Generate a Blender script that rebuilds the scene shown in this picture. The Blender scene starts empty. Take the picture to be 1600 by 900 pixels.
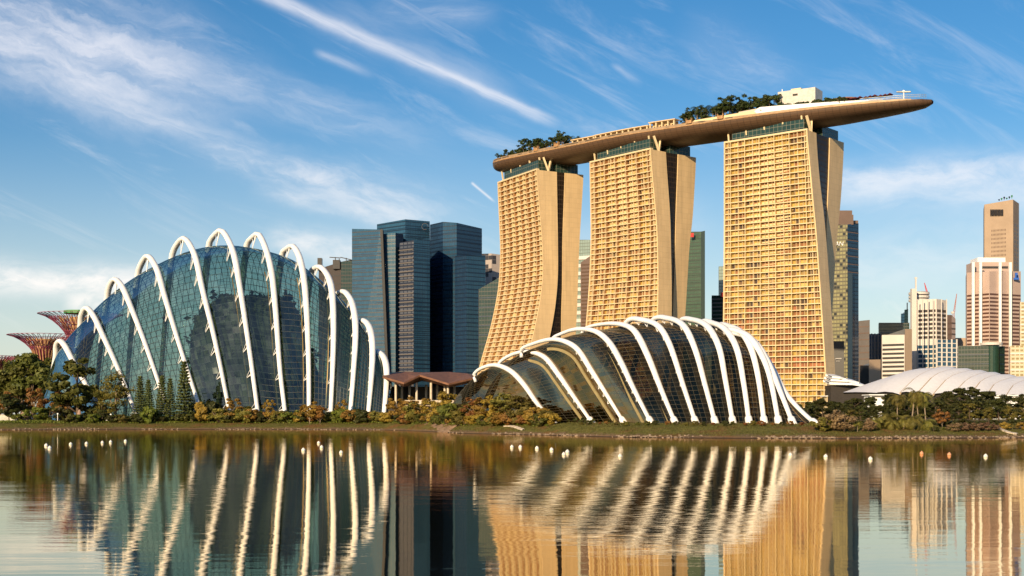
import bpy, math, random
from mathutils import Vector, Matrix

R = math.radians
rnd = random.Random(7)
scene = bpy.context.scene
COL = scene.collection
F = 2080.0            # focal length in the photo's pixels (1600 wide)
HY = 650.0            # the horizon line of the photo
EYE = 5.0             # eye height over the water

# ------------------------------------------------------------------ camera, sky, sun, exposure
cam = bpy.data.cameras.new('camera'); camo = bpy.data.objects.new('camera', cam); COL.objects.link(camo)
camo.location = (0, 0, EYE); camo.rotation_euler = (R(90), 0, 0)
cam.sensor_width = 36; cam.lens = F / 1600 * 36; cam.shift_y = (HY - 450) / 1600
cam.clip_start = 0.5; cam.clip_end = 60000
scene.camera = camo

SUN_AZ = R(27)        # the sun stands behind the camera, this far to the left
SUN_EL = R(19)
sun = bpy.data.lights.new('sun', 'SUN'); suno = bpy.data.objects.new('sun', sun); COL.objects.link(suno)
sun.energy = 4.9; sun.angle = R(0.5); sun.color = (1.0, 0.76, 0.46)
to_sun = Vector((-math.sin(SUN_AZ) * math.cos(SUN_EL), -math.cos(SUN_AZ) * math.cos(SUN_EL), math.sin(SUN_EL)))
suno.rotation_euler = to_sun.to_track_quat('Z', 'Y').to_euler()

scene.view_settings.view_transform = 'Standard'
scene.view_settings.look = 'None'
scene.view_settings.exposure = 0.33
scene.view_settings.gamma = 1.0
scene.view_settings.use_curve_mapping = False
scene.render.engine = 'CYCLES'
scene.cycles.use_denoising = True
scene.cycles.max_bounces = 7
scene.cycles.diffuse_bounces = 3
scene.cycles.glossy_bounces = 4
scene.cycles.transparent_max_bounces = 12
scene.cycles.sample_clamp_indirect = 6
scene.cycles.caustics_reflective = False
scene.cycles.caustics_refractive = False


class G:
    """small helper for node trees"""
    def __init__(s, tree):
        s.t = tree; s.n = tree.nodes; s.l = tree.links
    def new(s, typ, **kw):
        n = s.n.new(typ)
        for k, v in kw.items(): setattr(n, k, v)
        return n
    def put(s, sock, v):
        if hasattr(v, 'is_output'): s.l.new(v, sock)
        else: sock.default_value = v
    def m(s, op, a, b=0.0, c=0.0, clamp=False):
        n = s.new('ShaderNodeMath', operation=op, use_clamp=clamp)
        for i, v in enumerate((a, b, c)): s.put(n.inputs[i], v)
        return n.outputs[0]
    def mix(s, fac, a, b, mode='MIX'):
        n = s.new('ShaderNodeMix', data_type='RGBA', blend_type=mode)
        s.put(n.inputs[0], fac)
        for i, v in ((6, a), (7, b)):
            if isinstance(v, (tuple, list)) and len(v) == 3: v = (*v, 1)
            s.put(n.inputs[i], v)
        return n.outputs[2]
    def smooth(s, x, lo, hi):
        n = s.new('ShaderNodeMapRange', interpolation_type='SMOOTHSTEP')
        s.put(n.inputs[0], x); n.inputs[1].default_value = lo; n.inputs[2].default_value = hi
        return n.outputs[0]
    def xyz(s, x, y, z=0.0):
        n = s.new('ShaderNodeCombineXYZ')
        for i, v in enumerate((x, y, z)): s.put(n.inputs[i], v)
        return n.outputs[0]
    def noise(s, vec, scale, detail=4, rough=0.55, dist=0.0):
        n = s.new('ShaderNodeTexNoise')
        if vec is not None: s.l.new(vec, n.inputs['Vector'])
        n.inputs['Scale'].default_value = scale; n.inputs['Detail'].default_value = detail
        n.inputs['Roughness'].default_value = rough; n.inputs['Distortion'].default_value = dist
        return n.outputs[0]


world = bpy.data.worlds.new('World'); scene.world = world
world.use_nodes = True
g = G(world.node_tree)
for n in list(g.n): g.n.remove(n)
sky = g.new('ShaderNodeTexSky', sky_type='NISHITA')
sky.sun_disc = False; sky.sun_elevation = SUN_EL
sky.sun_rotation = math.atan2(to_sun.x, to_sun.y)
sky.altitude = 0; sky.air_density = 1.0; sky.dust_density = 0.6; sky.ozone_density = 3.0
hs = g.new('ShaderNodeHueSaturation'); g.l.new(sky.outputs[0], hs.inputs['Color'])
hs.inputs['Saturation'].default_value = 1.32; hs.inputs['Value'].default_value = 0.92
tc = g.new('ShaderNodeTexCoord')
sep = g.new('ShaderNodeSeparateXYZ'); g.l.new(tc.outputs['Generated'], sep.inputs[0])
X, Y, Z = sep.outputs
ysafe = g.m('MAXIMUM', g.m('ABSOLUTE', Y), 0.08)
U = g.m('DIVIDE', X, ysafe); V = g.m('DIVIDE', Z, ysafe)     # direction of the view, as slopes across and up
front = g.smooth(Y, 0.1, 0.3)
wv = g.xyz(U, V, 0)
w1 = g.m('SUBTRACT', g.noise(wv, 9, 5, 0.6), 0.5)
w2 = g.m('SUBTRACT', g.noise(wv, 30, 5, 0.65), 0.5)
def px2(p): return ((p[0] - 800) / F, (HY - p[1]) / F)
def streak(p0, p1, wa, wb, fade_in, fade_out, warp=14, fib=(1.2, 22), lo=0.30, hi=0.72, amp=1.0, up=1.0):
    """a cirrus band from p0 to p1: half widths in photo pixels, frayed by noise drawn out along it"""
    (ax, ay), (bx, by) = px2(p0), px2(p1)
    L = math.hypot(bx - ax, by - ay); dx, dy = (bx - ax) / L, (by - ay) / L
    du = g.m('SUBTRACT', U, ax); dv = g.m('SUBTRACT', V, ay)
    t = g.m('ADD', g.m('MULTIPLY', du, dx), g.m('MULTIPLY', dv, dy))
    n = g.m('SUBTRACT', g.m('MULTIPLY', dv, dx), g.m('MULTIPLY', du, dy))
    n = g.m('ADD', n, g.m('ADD', g.m('MULTIPLY', w1, warp * 2 / F), g.m('MULTIPLY', w2, warp / F)))
    tn = g.m('DIVIDE', t, L)
    w = g.m('ADD', wa / F, g.m('MULTIPLY', tn, (wb - wa) / F)); w = g.m('MAXIMUM', w, 2 / F)
    r = g.m('DIVIDE', n, w)
    r = g.m('MULTIPLY', r, g.m('ADD', 1.0, g.m('MULTIPLY', g.m('SIGN', r), up - 1.0))) if up != 1.0 else r
    prof = g.m('EXPONENT', g.m('MULTIPLY', g.m('MULTIPLY', r, r), -1.2))
    ends = g.m('MULTIPLY', g.smooth(tn, 0.0, max(fade_in, 1e-3)), g.m('SUBTRACT', 1.0, g.smooth(tn, 1.0 - fade_out, 1.0)))
    fv = g.xyz(g.m('MULTIPLY', t, fib[0]), g.m('MULTIPLY', n, fib[1]), ax * 7 + ay * 3)
    fibre = g.smooth(g.noise(fv, 3.2, 6, 0.62, 0.4), lo, hi)
    o = g.m('MULTIPLY', g.m('MULTIPLY', prof, ends), g.m('ADD', 0.25, g.m('MULTIPLY', fibre, 0.75)))
    return g.m('MULTIPLY', o, amp)
bands = [
    streak((380, -25), (890, 203), 11, 9, 0.05, 0.12, 7, (3, 34), 0.12, 0.6, 0.70),
    streak((450, -10), (850, 178), 46, 26, 0.3, 0.3, 16, (4, 24), 0.3, 0.75, 0.24),
    streak((485, 76), (600, 124), 6, 9, 0.2, 0.6, 5, (4, 40), 0.2, 0.6, 0.35),
    streak((-160, -30), (470, 190), 100, 70, 0.0, 0.5, 40, (5, 20), 0.28, 0.78, 0.74),
    streak((-100, 50), (380, 215), 46, 34, 0.0, 0.45, 26, (6, 24), 0.3, 0.75, 0.52),
    streak((150, 70), (760, 245), 26, 40, 0.2, 0.5, 22, (5, 26), 0.33, 0.78, 0.42),
    streak((40, 120), (480, 260), 12, 20, 0.2, 0.5, 16, (5, 34), 0.35, 0.7, 0.40),
    streak((290, 215), (760, 370), 20, 46, 0.15, 0.35, 26, (6, 22), 0.36, 0.74, 0.62),
    streak((380, 290), (700, 370), 14, 18, 0.2, 0.4, 20, (6, 24), 0.3, 0.7, 0.45),
    streak((-80, 428), (330, 452), 26, 26, 0.0, 0.3, 16, (6, 18), 0.25, 0.6, 0.95),
    streak((90, 478), (230, 470), 20, 22, 0.25, 0.3, 22, (14, 26), 0.3, 0.6, 0.75),
    streak((400, 365), (640, 415), 20, 26, 0.2, 0.3, 16, (6, 16), 0.28, 0.65, 0.7),
    streak((1040, 40), (1300, 150), 50, 30, 0.3, 0.5, 30, (5, 24), 0.42, 0.8, 0.28),
    streak((950, 96), (1010, 136), 5, 8, 0.3, 0.5, 5, (4, 30), 0.3, 0.7, 0.32),
    streak((735, 284), (776, 318), 2.2, 1.6, 0.1, 0.3, 1, (4, 30), 0.1, 0.4, 0.6),
    streak((560, 10), (800, 20), 22, 26, 0.3, 0.4, 14, (5, 26), 0.4, 0.75, 0.30),
    streak((1200, 290), (1680, 262), 26, 34, 0.2, 0.0, 22, (6, 16), 0.25, 0.62, 0.62),
    streak((1300, 300), (1700, 308), 26, 30, 0.2, 0.0, 18, (6, 18), 0.3, 0.7, 0.40),
    streak((1250, 420), (1700, 380), 60, 60, 0.2, 0.0, 30, (5, 14), 0.25, 0.7, 0.30),
    streak((860, 420), (1130, 330), 50, 40, 0.2, 0.3, 26, (5, 16), 0.3, 0.7, 0.22),
]
cl = bands[0]
for b in bands[1:]:
    cl = g.m('SUBTRACT', g.m('ADD', cl, b), g.m('MULTIPLY', cl, b))
cl = g.m('MULTIPLY', cl, front)
veil = g.smooth(g.noise(g.xyz(g.m('MULTIPLY', U, 2.2), g.m('MULTIPLY', g.m('ADD', V, g.m('MULTIPLY', U, 0.45)), 9), 3.1), 2.6, 8, 0.66, 0.8), 0.47, 0.85)
cl = g.m('MAXIMUM', cl, g.m('MULTIPLY', veil, 0.42))
cl = g.m('MULTIPLY', cl, g.smooth(Z, -0.02, 0.01))
up = g.smooth(V, 0.02, 0.30)
cloud_col = g.mix(up, (9.2, 8.6, 8.0), (8.2, 8.0, 8.3))
airlow = g.m('MULTIPLY', g.m('SUBTRACT', 1.0, g.smooth(V, 0.0, 0.25)), 0.50)      # moist pale air over the horizon
basesky = g.mix(g.m('MULTIPLY', airlow, g.smooth(Z, -0.05, 0.0)), hs.outputs[0], (7.2, 7.05, 6.5))
skycol = g.mix(g.m('MULTIPLY', cl, 0.92), basesky, cloud_col)
bg = g.new('ShaderNodeBackground'); g.l.new(skycol, bg.inputs[0]); bg.inputs[1].default_value = 0.10
out = g.new('ShaderNodeOutputWorld'); g.l.new(bg.outputs[0], out.inputs[0])


# ------------------------------------------------------------------ helpers
def P(px, py, D):
    """the point D metres out that the photo shows at px, py"""
    return Vector(((px - 800) / F * D, D, EYE + (HY - py) / F * D))
def PX(px, D): return (px - 800) / F * D
def ZZ(py, D): return EYE + (HY - py) / F * D

def lerp(a, b, t): return a + (b - a) * t
def interp(x, xs, ys):
    if x <= xs[0]: return ys[0]
    for i in range(1, len(xs)):
        if x <= xs[i]:
            return lerp(ys[i - 1], ys[i], (x - xs[i - 1]) / (xs[i] - xs[i - 1]))
    return ys[-1]
def catmull(pts, n):
    """n points evenly spread in parameter over a smooth curve through pts"""
    k = len(pts); out = []
    ln = [0.0]
    for i in range(1, k): ln.append(ln[-1] + max((pts[i] - pts[i - 1]).length, 1e-6))
    for j in range(n):
        s = ln[-1] * j / (n - 1)
        i = 0
        while i < k - 2 and s > ln[i + 1]: i += 1
        t = (s - ln[i]) / (ln[i + 1] - ln[i])
        p1, p2 = pts[i], pts[i + 1]
        m1 = (pts[i + 1] - pts[i - 1]) / (ln[i + 1] - ln[i - 1]) if i > 0 else (p2 - p1) / (ln[1] - ln[0])
        m2 = (pts[i + 2] - pts[i]) / (ln[i + 2] - ln[i]) if i < k - 2 else (p2 - p1) / (ln[i + 1] - ln[i])
        h = ln[i + 1] - ln[i]
        t2, t3 = t * t, t * t * t
        out.append(p1 * (2 * t3 - 3 * t2 + 1) + m1 * h * (t3 - 2 * t2 + t) + p2 * (-2 * t3 + 3 * t2) + m2 * h * (t3 - t2))
    return out

def world_loc(o):
    v = Vector((0, 0, 0))
    while o is not None:
        v += o.location; o = o.parent
    return v

def tag(o, label=None, cat=None, group=None, kind=None):
    if label: o['label'] = label
    if cat: o['category'] = cat
    if group: o['group'] = group
    if kind: o['kind'] = kind
    return o
def thing(name, loc, label, cat, group=None):
    o = bpy.data.objects.new(name, None); COL.objects.link(o); o.location = loc
    o.empty_display_size = 0.5
    return tag(o, label, cat, group)

class MB:
    def __init__(s): s.v = []; s.f = []; s.mi = []; s.uv = []
    def face(s, pts, mi=0, uv=None):
        i = len(s.v); s.v.extend(tuple(p) for p in pts); s.f.append(tuple(range(i, i + len(pts)))); s.mi.append(mi)
        s.uv.extend(uv if uv else [(0, 0)] * len(pts))
    def quad(s, a, b, c, d, mi=0, uv=None): s.face((a, b, c, d), mi, uv)
    def hexa(s, p, mi=0):
        """p: 4 bottom corners then 4 top corners, anticlockwise"""
        for q in ((3, 2, 1, 0), (4, 5, 6, 7), (0, 1, 5, 4), (1, 2, 6, 5), (2, 3, 7, 6), (3, 0, 4, 7)):
            s.face([p[k] for k in q], mi)
    def box(s, c, sx, sy, sz, rz=0.0, mi=0):
        """c is the centre of the bottom face"""
        cs, sn = math.cos(rz), math.sin(rz); p = []
        for z in (0, sz):
            for x, y in ((-sx / 2, -sy / 2), (sx / 2, -sy / 2), (sx / 2, sy / 2), (-sx / 2, sy / 2)):
                p.append(Vector((c[0] + x * cs - y * sn, c[1] + x * sn + y * cs, c[2] + z)))
        s.hexa(p, mi)
    def tube(s, pts, rad, n=8, cap=True, mi=0, flat=1.0, ref=Vector((0, 0, 1))):
        k = len(pts); i0 = len(s.v)
        for j, p in enumerate(pts):
            d = (pts[min(j + 1, k - 1)] - pts[max(j - 1, 0)]).normalized()
            a = d.cross(ref)
            if a.length < 1e-3: a = d.cross(Vector((1, 0, 0)))
            a.normalize(); b = a.cross(d)
            r = rad[j] if isinstance(rad, (list, tuple)) else rad
            for q in range(n):
                w = 2 * math.pi * (q + 0.5) / n
                s.v.append(tuple(p + a * (math.cos(w) * r) + b * (math.sin(w) * r * flat)))
        for j in range(k - 1):
            for q in range(n):
                a0 = i0 + j * n + q; a1 = i0 + j * n + (q + 1) % n
                s.f.append((a0, a1, a1 + n, a0 + n)); s.mi.append(mi); s.uv.extend([(0, 0)] * 4)
        if cap:
            s.f.append(tuple(i0 + q for q in reversed(range(n)))); s.mi.append(mi); s.uv.extend([(0, 0)] * n)
            s.f.append(tuple(i0 + (k - 1) * n + q for q in range(n))); s.mi.append(mi); s.uv.extend([(0, 0)] * n)
    def beam(s, p, q, w, h=None, mi=0):
        s.tube([Vector(p), Vector(q)], [w * 0.707, w * 0.707], 4, True, mi, (h or w) / w)
    def grid(s, rows, mi=0, closed=False, uvs=None):
        i0 = len(s.v); nr, nc = len(rows), len(rows[0])
        for r in rows: s.v.extend(tuple(p) for p in r)
        for i in range(nr - 1):
            for j in range(nc - 1 if not closed else nc):
                j2 = (j + 1) % nc
                s.f.append((i0 + i * nc + j, i0 + i * nc + j2, i0 + (i + 1) * nc + j2, i0 + (i + 1) * nc + j)); s.mi.append(mi)
                if uvs: s.uv.extend([(i * uvs[0], j * uvs[1]), (i * uvs[0], (j + 1) * uvs[1]), ((i + 1) * uvs[0], (j + 1) * uvs[1]), ((i + 1) * uvs[0], j * uvs[1])])
                else: s.uv.extend([(0, 0)] * 4)
    def build(s, name, mats, parent=None, smooth=False, loc=None):
        me = bpy.data.meshes.new(name)
        off = world_loc(parent) if parent is not None else Vector(loc or (0, 0, 0))
        me.from_pydata([(v[0] - off.x, v[1] - off.y, v[2] - off.z) for v in s.v], [], s.f)
        if not isinstance(mats, (list, tuple)): mats = [mats]
        for m_ in mats: me.materials.append(m_)
        if len(mats) > 1: me.polygons.foreach_set('material_index', s.mi)
        ul = me.uv_layers.new(name='UVMap')
        flat = [c for uv in s.uv for c in uv]
        ul.data.foreach_set('uv', flat)
        if smooth: me.polygons.foreach_set('use_smooth', [True] * len(me.polygons))
        me.update()
        o = bpy.data.objects.new(name, me); COL.objects.link(o)
        if parent is not None: o.parent = parent
        elif loc is not None: o.location = loc
        return o

# ------------------------------------------------------------------ materials
def pmat(name, col, rough=0.6, metal=0.0, var=0.12, vscale=0.6, bump=0.0, bscale=4.0, spec=0.5, stretch=(1, 1, 1), col2=None):
    m = bpy.data.materials.new(name); m.use_nodes = True
    g = G(m.node_tree); b = g.n['Principled BSDF']
    tcn = g.new('ShaderNodeTexCoord'); mp = g.new('ShaderNodeMapping'); g.l.new(tcn.outputs['Object'], mp.inputs[0])
    mp.inputs['Scale'].default_value = stretch
    n = g.noise(mp.outputs[0], vscale, 6, 0.6)
    lo = tuple(c * (1 - var) for c in col); hi = col2 or tuple(min(1, c * (1 + var)) for c in col)
    c = g.mix(g.smooth(n, 0.3, 0.7), lo, hi)
    g.l.new(c, b.inputs['Base Color'])
    b.inputs['Roughness'].default_value = rough; b.inputs['Metallic'].default_value = metal
    b.inputs['Specular IOR Level'].default_value = spec
    if bump:
        bn = g.new('ShaderNodeBump'); bn.inputs['Strength'].default_value = bump; bn.inputs['Distance'].default_value = 0.2
        g.l.new(g.noise(mp.outputs[0], bscale, 4, 0.6), bn.inputs['Height']); g.l.new(bn.outputs[0], b.inputs['Normal'])
    return m

def facade(name, glass, glass2, frame, cw, ch, fw, fh, rough=0.12, spec=0.5, frame_rough=0.6, tilt=0.0, lit=None, metal=0.0):
    """cladding laid out in metres on the wall: cells cw x ch with frames fw x fh, each pane its own tone and slight tilt"""
    m = bpy.data.materials.new(name); m.use_nodes = True
    g = G(m.node_tree); b = g.n['Principled BSDF']
    uvn = g.new('ShaderNodeUVMap'); sp = g.new('ShaderNodeSeparateXYZ'); g.l.new(uvn.outputs[0], sp.inputs[0])
    u = g.m('DIVIDE', sp.outputs[0], cw); v = g.m('DIVIDE', sp.outputs[1], ch)
    iu, iv = g.m('FLOOR', u), g.m('FLOOR', v)
    mk = g.m('MAXIMUM', g.m('LESS_THAN', g.m('SUBTRACT', u, iu), fw / cw), g.m('LESS_THAN', g.m('SUBTRACT', v, iv), fh / ch))
    wn = g.new('ShaderNodeTexWhiteNoise', noise_dimensions='3D'); g.l.new(g.xyz(iu, iv, 0.5), wn.inputs['Vector'])
    big = g.noise(g.xyz(g.m('MULTIPLY', iu, 0.13 * cw), g.m('MULTIPLY', iv, 0.13 * ch), 0), 0.5, 3)
    f = g.m('MULTIPLY', g.m('ADD', g.m('MULTIPLY', wn.outputs[0], 0.7), big), 0.6, clamp=True)
    c = g.mix(f, glass, glass2)
    if lit: c = g.mix(g.m('GREATER_THAN', wn.outputs[0], lit[1]), c, lit[0])
    c = g.mix(mk, c, frame)
    g.l.new(c, b.inputs['Base Color'])
    g.l.new(g.m('ADD', rough, g.m('MULTIPLY', mk, frame_rough - rough)), b.inputs['Roughness'])
    b.inputs['Specular IOR Level'].default_value = spec
    if metal: g.l.new(g.m('MULTIPLY', g.m('SUBTRACT', 1.0, mk), metal), b.inputs['Metallic'])
    if tilt:
        geo = g.new('ShaderNodeNewGeometry')
        va = g.new('ShaderNodeVectorMath', operation='SUBTRACT'); g.l.new(wn.outputs[1], va.inputs[0]); va.inputs[1].default_value = (.5, .5, .5)
        vs = g.new('ShaderNodeVectorMath', operation='SCALE'); g.l.new(va.outputs[0], vs.inputs[0]); vs.inputs['Scale'].default_value = tilt
        vb = g.new('ShaderNodeVectorMath', operation='ADD'); g.l.new(geo.outputs['Normal'], vb.inputs[0]); g.l.new(vs.outputs[0], vb.inputs[1])
        vn = g.new('ShaderNodeVectorMath', operation='NORMALIZE'); g.l.new(vb.outputs[0], vn.inputs[0]); g.l.new(vn.outputs[0], b.inputs['Normal'])
    return m

def dome_glass(name, tint, tint2, gloss, cw, ch, tilt=0.05):
    """tinted dome glazing: seen through and mirror-like at once, each pane slightly out of true"""
    m = bpy.data.materials.new(name); m.use_nodes = True
    g = G(m.node_tree); g.n.remove(g.n['Principled BSDF'])
    uvn = g.new('ShaderNodeUVMap'); sp = g.new('ShaderNodeSeparateXYZ'); g.l.new(uvn.outputs[0], sp.inputs[0])
    iu = g.m('FLOOR', g.m('DIVIDE', sp.outputs[0], cw)); iv = g.m('FLOOR', g.m('DIVIDE', sp.outputs[1], ch))
    wn = g.new('ShaderNodeTexWhiteNoise', noise_dimensions='3D'); g.l.new(g.xyz(iu, iv, 0.5), wn.inputs['Vector'])
    tr = g.new('ShaderNodeBsdfTransparent'); g.l.new(g.mix(wn.outputs[0], tint, tint2), tr.inputs[0])
    gl = g.new('ShaderNodeBsdfGlossy'); gl.inputs['Roughness'].default_value = 0.04; gl.inputs[0].default_value = (*gloss[1], 1)
    geo = g.new('ShaderNodeNewGeometry')
    va = g.new('ShaderNodeVectorMath', operation='SUBTRACT'); g.l.new(wn.outputs[1], va.inputs[0]); va.inputs[1].default_value = (.5, .5, .5)
    vs = g.new('ShaderNodeVectorMath', operation='SCALE'); g.l.new(va.outputs[0], vs.inputs[0]); vs.inputs['Scale'].default_value = tilt
    vb = g.new('ShaderNodeVectorMath', operation='ADD'); g.l.new(geo.outputs['Normal'], vb.inputs[0]); g.l.new(vs.outputs[0], vb.inputs[1])
    vn = g.new('ShaderNodeVectorMath', operation='NORMALIZE'); g.l.new(vb.outputs[0], vn.inputs[0]); g.l.new(vn.outputs[0], gl.inputs['Normal'])
    lw = g.new('ShaderNodeLayerWeight'); lw.inputs[0].default_value = 0.35
    fac = g.m('ADD', gloss[0], g.m('MULTIPLY', lw.outputs['Fresnel'], gloss[2]), clamp=True)
    mx = g.new('ShaderNodeMixShader'); g.l.new(fac, mx.inputs[0]); g.l.new(tr.outputs[0], mx.inputs[1]); g.l.new(gl.outputs[0], mx.inputs[2])
    g.l.new(mx.outputs[0], g.n['Material Output'].inputs[0])
    return m

def leafmat(name, dark, light, trans=0.42):
    m = bpy.data.materials.new(name); m.use_nodes = True
    g = G(m.node_tree); b = g.n['Principled BSDF']
    geo = g.new('ShaderNodeNewGeometry'); oi = g.new('ShaderNodeObjectInfo')
    tcn = g.new('ShaderNodeTexCoord')
    n = g.noise(tcn.outputs['Object'], 5.0, 3)
    f = g.m('ADD', g.m('MULTIPLY', geo.outputs['Random Per Island'], 0.55), g.m('MULTIPLY', g.smooth(n, 0.35, 0.65), 0.45))
    c = g.mix(f, dark, light)
    hsn = g.new('ShaderNodeHueSaturation'); g.l.new(c, hsn.inputs['Color'])
    g.l.new(g.m('ADD', 0.485, g.m('MULTIPLY', oi.outputs['Random'], 0.03)), hsn.inputs['Hue'])
    g.l.new(g.m('ADD', 0.8, g.m('MULTIPLY', oi.outputs['Random'], 0.4)), hsn.inputs['Value'])
    g.l.new(hsn.outputs[0], b.inputs['Base Color']); b.inputs['Roughness'].default_value = 0.55
    b.inputs['Specular IOR Level'].default_value = 0.3
    tl = g.new('ShaderNodeBsdfTranslucent'); g.l.new(hsn.outputs[0], tl.inputs[0])
    mx = g.new('ShaderNodeMixShader'); mx.inputs[0].default_value = trans
    g.l.new(b.outputs[0], mx.inputs[1]); g.l.new(tl.outputs[0], mx.inputs[2])
    g.l.new(mx.outputs[0], g.n['Material Output'].inputs[0])
    return m

def concrete_mat(name, col, rough=.6):
    m = pmat(name, col, rough, var=.07, vscale=.12, stretch=(1, 1, .22)); g = G(m.node_tree); b = g.n['Principled BSDF']
    old = b.inputs['Base Color'].links[0].from_socket
    geo = g.new('ShaderNodeNewGeometry'); sp = g.new('ShaderNodeSeparateXYZ'); g.l.new(geo.outputs['Position'], sp.inputs[0])
    zz = g.m('DIVIDE', g.m('SUBTRACT', sp.outputs[2], 3.0), 3.74); fz = g.m('FRACT', zz)
    side = g.m('FRACT', g.m('DIVIDE', g.m('ADD', g.m('MULTIPLY', sp.outputs[0], .75), g.m('MULTIPLY', sp.outputs[1], .66)), 3.3))
    joint = g.m('MAXIMUM', g.m('LESS_THAN', fz, .05), g.m('LESS_THAN', side, .035))
    mp = g.new('ShaderNodeMapping'); g.l.new(geo.outputs['Position'], mp.inputs[0]); mp.inputs['Scale'].default_value = (.5, .5, .02)
    streaks = g.smooth(g.noise(mp.outputs[0], 1.0, 5, .65), .35, .75)
    wn = g.new('ShaderNodeTexWhiteNoise', noise_dimensions='2D')
    fl = g.xyz(g.m('FLOOR', zz), g.m('FLOOR', g.m('DIVIDE', g.m('ADD', g.m('MULTIPLY', sp.outputs[0], .75), g.m('MULTIPLY', sp.outputs[1], .66)), 3.3)), 0); g.l.new(fl, wn.inputs['Vector'])
    k = g.m('SUBTRACT', g.m('SUBTRACT', 1.04, g.m('MULTIPLY', joint, .16)), g.m('ADD', g.m('MULTIPLY', streaks, .12), g.m('MULTIPLY', wn.outputs[0], .06)))
    g.l.new(g.mix(1.0, old, g.xyz(k, k, k), 'MULTIPLY'), b.inputs['Base Color'])
    return m

M = dict(
    rim=pmat('bronze_rim', (.34, .235, .14), .5, .1, var=.2, vscale=.3),
    white=pmat('white_paint', (.86, .865, .87), .38, var=.05, vscale=.3),
    concrete=concrete_mat('warm_concrete', (.74, .54, .30)),
    concrete_pale=pmat('pale_frame', (.74, .59, .36), .6, var=.06, vscale=.15),
    pane_gold=pmat('gold_curtained_glass', (.42, .285, .075), .25, var=.35, vscale=.35, spec=.6),
    pane_pale=pmat('pale_curtained_glass', (.50, .36, .13), .25, var=.3, vscale=.35, spec=.6),
    pane_shaded_orange=pmat('shaded_orange_loggia_wall', (.22, .095, .03), .5, var=.35, vscale=.3),  # orange tone, darkened to carry the shading inside the loggias
    pane_red=pmat('red_curtained_glass', (.33, .13, .06), .3, var=.3, vscale=.3),
    pane_dark=pmat('dark_glass', (.085, .05, .026), .15, var=.4, vscale=.3, spec=.6),
    hull=facade('bronze_hull', (.095, .055, .033), (.125, .073, .043), (.055, .032, .02), 4.3, 1.75, .3, .22, .45, .4, .5),
    deck=pmat('pale_deck', (.55, .48, .40), .7),
    atrium=facade('green_roof_glass', (.014, .034, .028), (.034, .072, .058), (.17, .17, .13), 3.2, 3.0, .25, .25, .12),
    bronze=facade('bronze_gap_glazing', (.010, .008, .006), (.035, .023, .015), (.055, .038, .025), 3.0, 3.6, .4, .7, .35, .12),
    steel=pmat('grey_steel', (.30, .30, .28), .45, .4),
    dark_steel=pmat('dark_mullion', (.022, .03, .032), .5, .2),
    olive_steel=pmat('olive_arch', (.30, .24, .11), .6),
    pale_mullion=pmat('pale_mullion', (.10, .088, .06), .5),
    brass=pmat('yellowed_mullion', (.30, .21, .07), .5, .2),
    cloud_glass=dome_glass('teal_dome_glass', (.40, .53, .50), (.54, .65, .61), (.045, (.82, .95, .95), .40), 2.0, 2.0, .07),
    flower_glass=dome_glass('smoked_dome_glass', (.19, .175, .12), (.31, .28, .19), (.030, (.88, .60, .36), .36), 2.0, 2.0, .06),
    rock=pmat('planted_rock', (.035, .05, .03), .9, var=.6, vscale=.12, bump=.6, bscale=.4, col2=(.10, .11, .06)),
    floorin=pmat('dim_floor', (.06, .06, .05), .8),
    soil=pmat('soil', (.10, .07, .045), .9),
    bark=pmat('bark', (.13, .09, .06), .9, var=.3, vscale=2),
    palebark=pmat('pale_bark', (.26, .20, .14), .85, var=.3, vscale=2),
    magenta=pmat('magenta_branches', (.22, .040, .085), .5, var=.25),
    ochre=pmat('ochre_core', (.42, .24, .11), .7, var=.3, vscale=.5),
    rust=pmat('rust_roof', (.19, .085, .045), .7, var=.25, vscale=.5),
    column=pmat('pale_column', (.62, .52, .40), .6),
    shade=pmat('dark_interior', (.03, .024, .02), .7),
    green_panel=pmat('green_panel', (.05, .26, .07), .5),
    red=pmat('red_sign', (.55, .04, .03), .5), blue=pmat('blue_sign', (.03, .12, .50), .5), maroon=pmat('maroon_canvas', (.12, .018, .02), .8),
    orange=pmat('orange_plastic', (.72, .34, .18), .5), buoy=pmat('white_plastic', (.82, .80, .74), .4),
    hedge=leafmat('hedge_leaves', (0.03, 0.051, 0.014), (0.09, 0.115, 0.03)),
    green=leafmat('green_leaves', (0.066, 0.082, 0.017), (0.200, 0.200, 0.044)),
    deep=leafmat('deep_green_shadowed_leaves', (0.026, 0.034, 0.009), (0.105, 0.108, 0.028)),  # deep green with the shadow of the grove put into the leaf colour
    olive=leafmat('olive_leaves', (0.115, 0.110, 0.022), (0.284, 0.240, 0.054)),
    gold=leafmat('golden_leaves', (0.21, 0.14, 0.024), (0.51, 0.338, 0.068)),
    rusty=leafmat('rusty_leaves', (0.18, 0.078, 0.024), (0.405, 0.195, 0.06)),
    pink=leafmat('dry_pink_leaves', (0.176, 0.111, 0.062), (0.405, 0.27, 0.155)),
    lime=leafmat('lime_leaves', (0.095, 0.130, 0.019), (0.257, 0.290, 0.049)),
    conifer=leafmat('conifer_needles', (0.041, 0.062, 0.019), (0.135, 0.152, 0.046), .15),
    grass=leafmat('dry_grass', (.075, .078, .018), (.185, .170, .045)),
    palm=leafmat('palm_fronds', (0.130, 0.130, 0.026), (0.400, 0.340, 0.085)),
)

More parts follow.
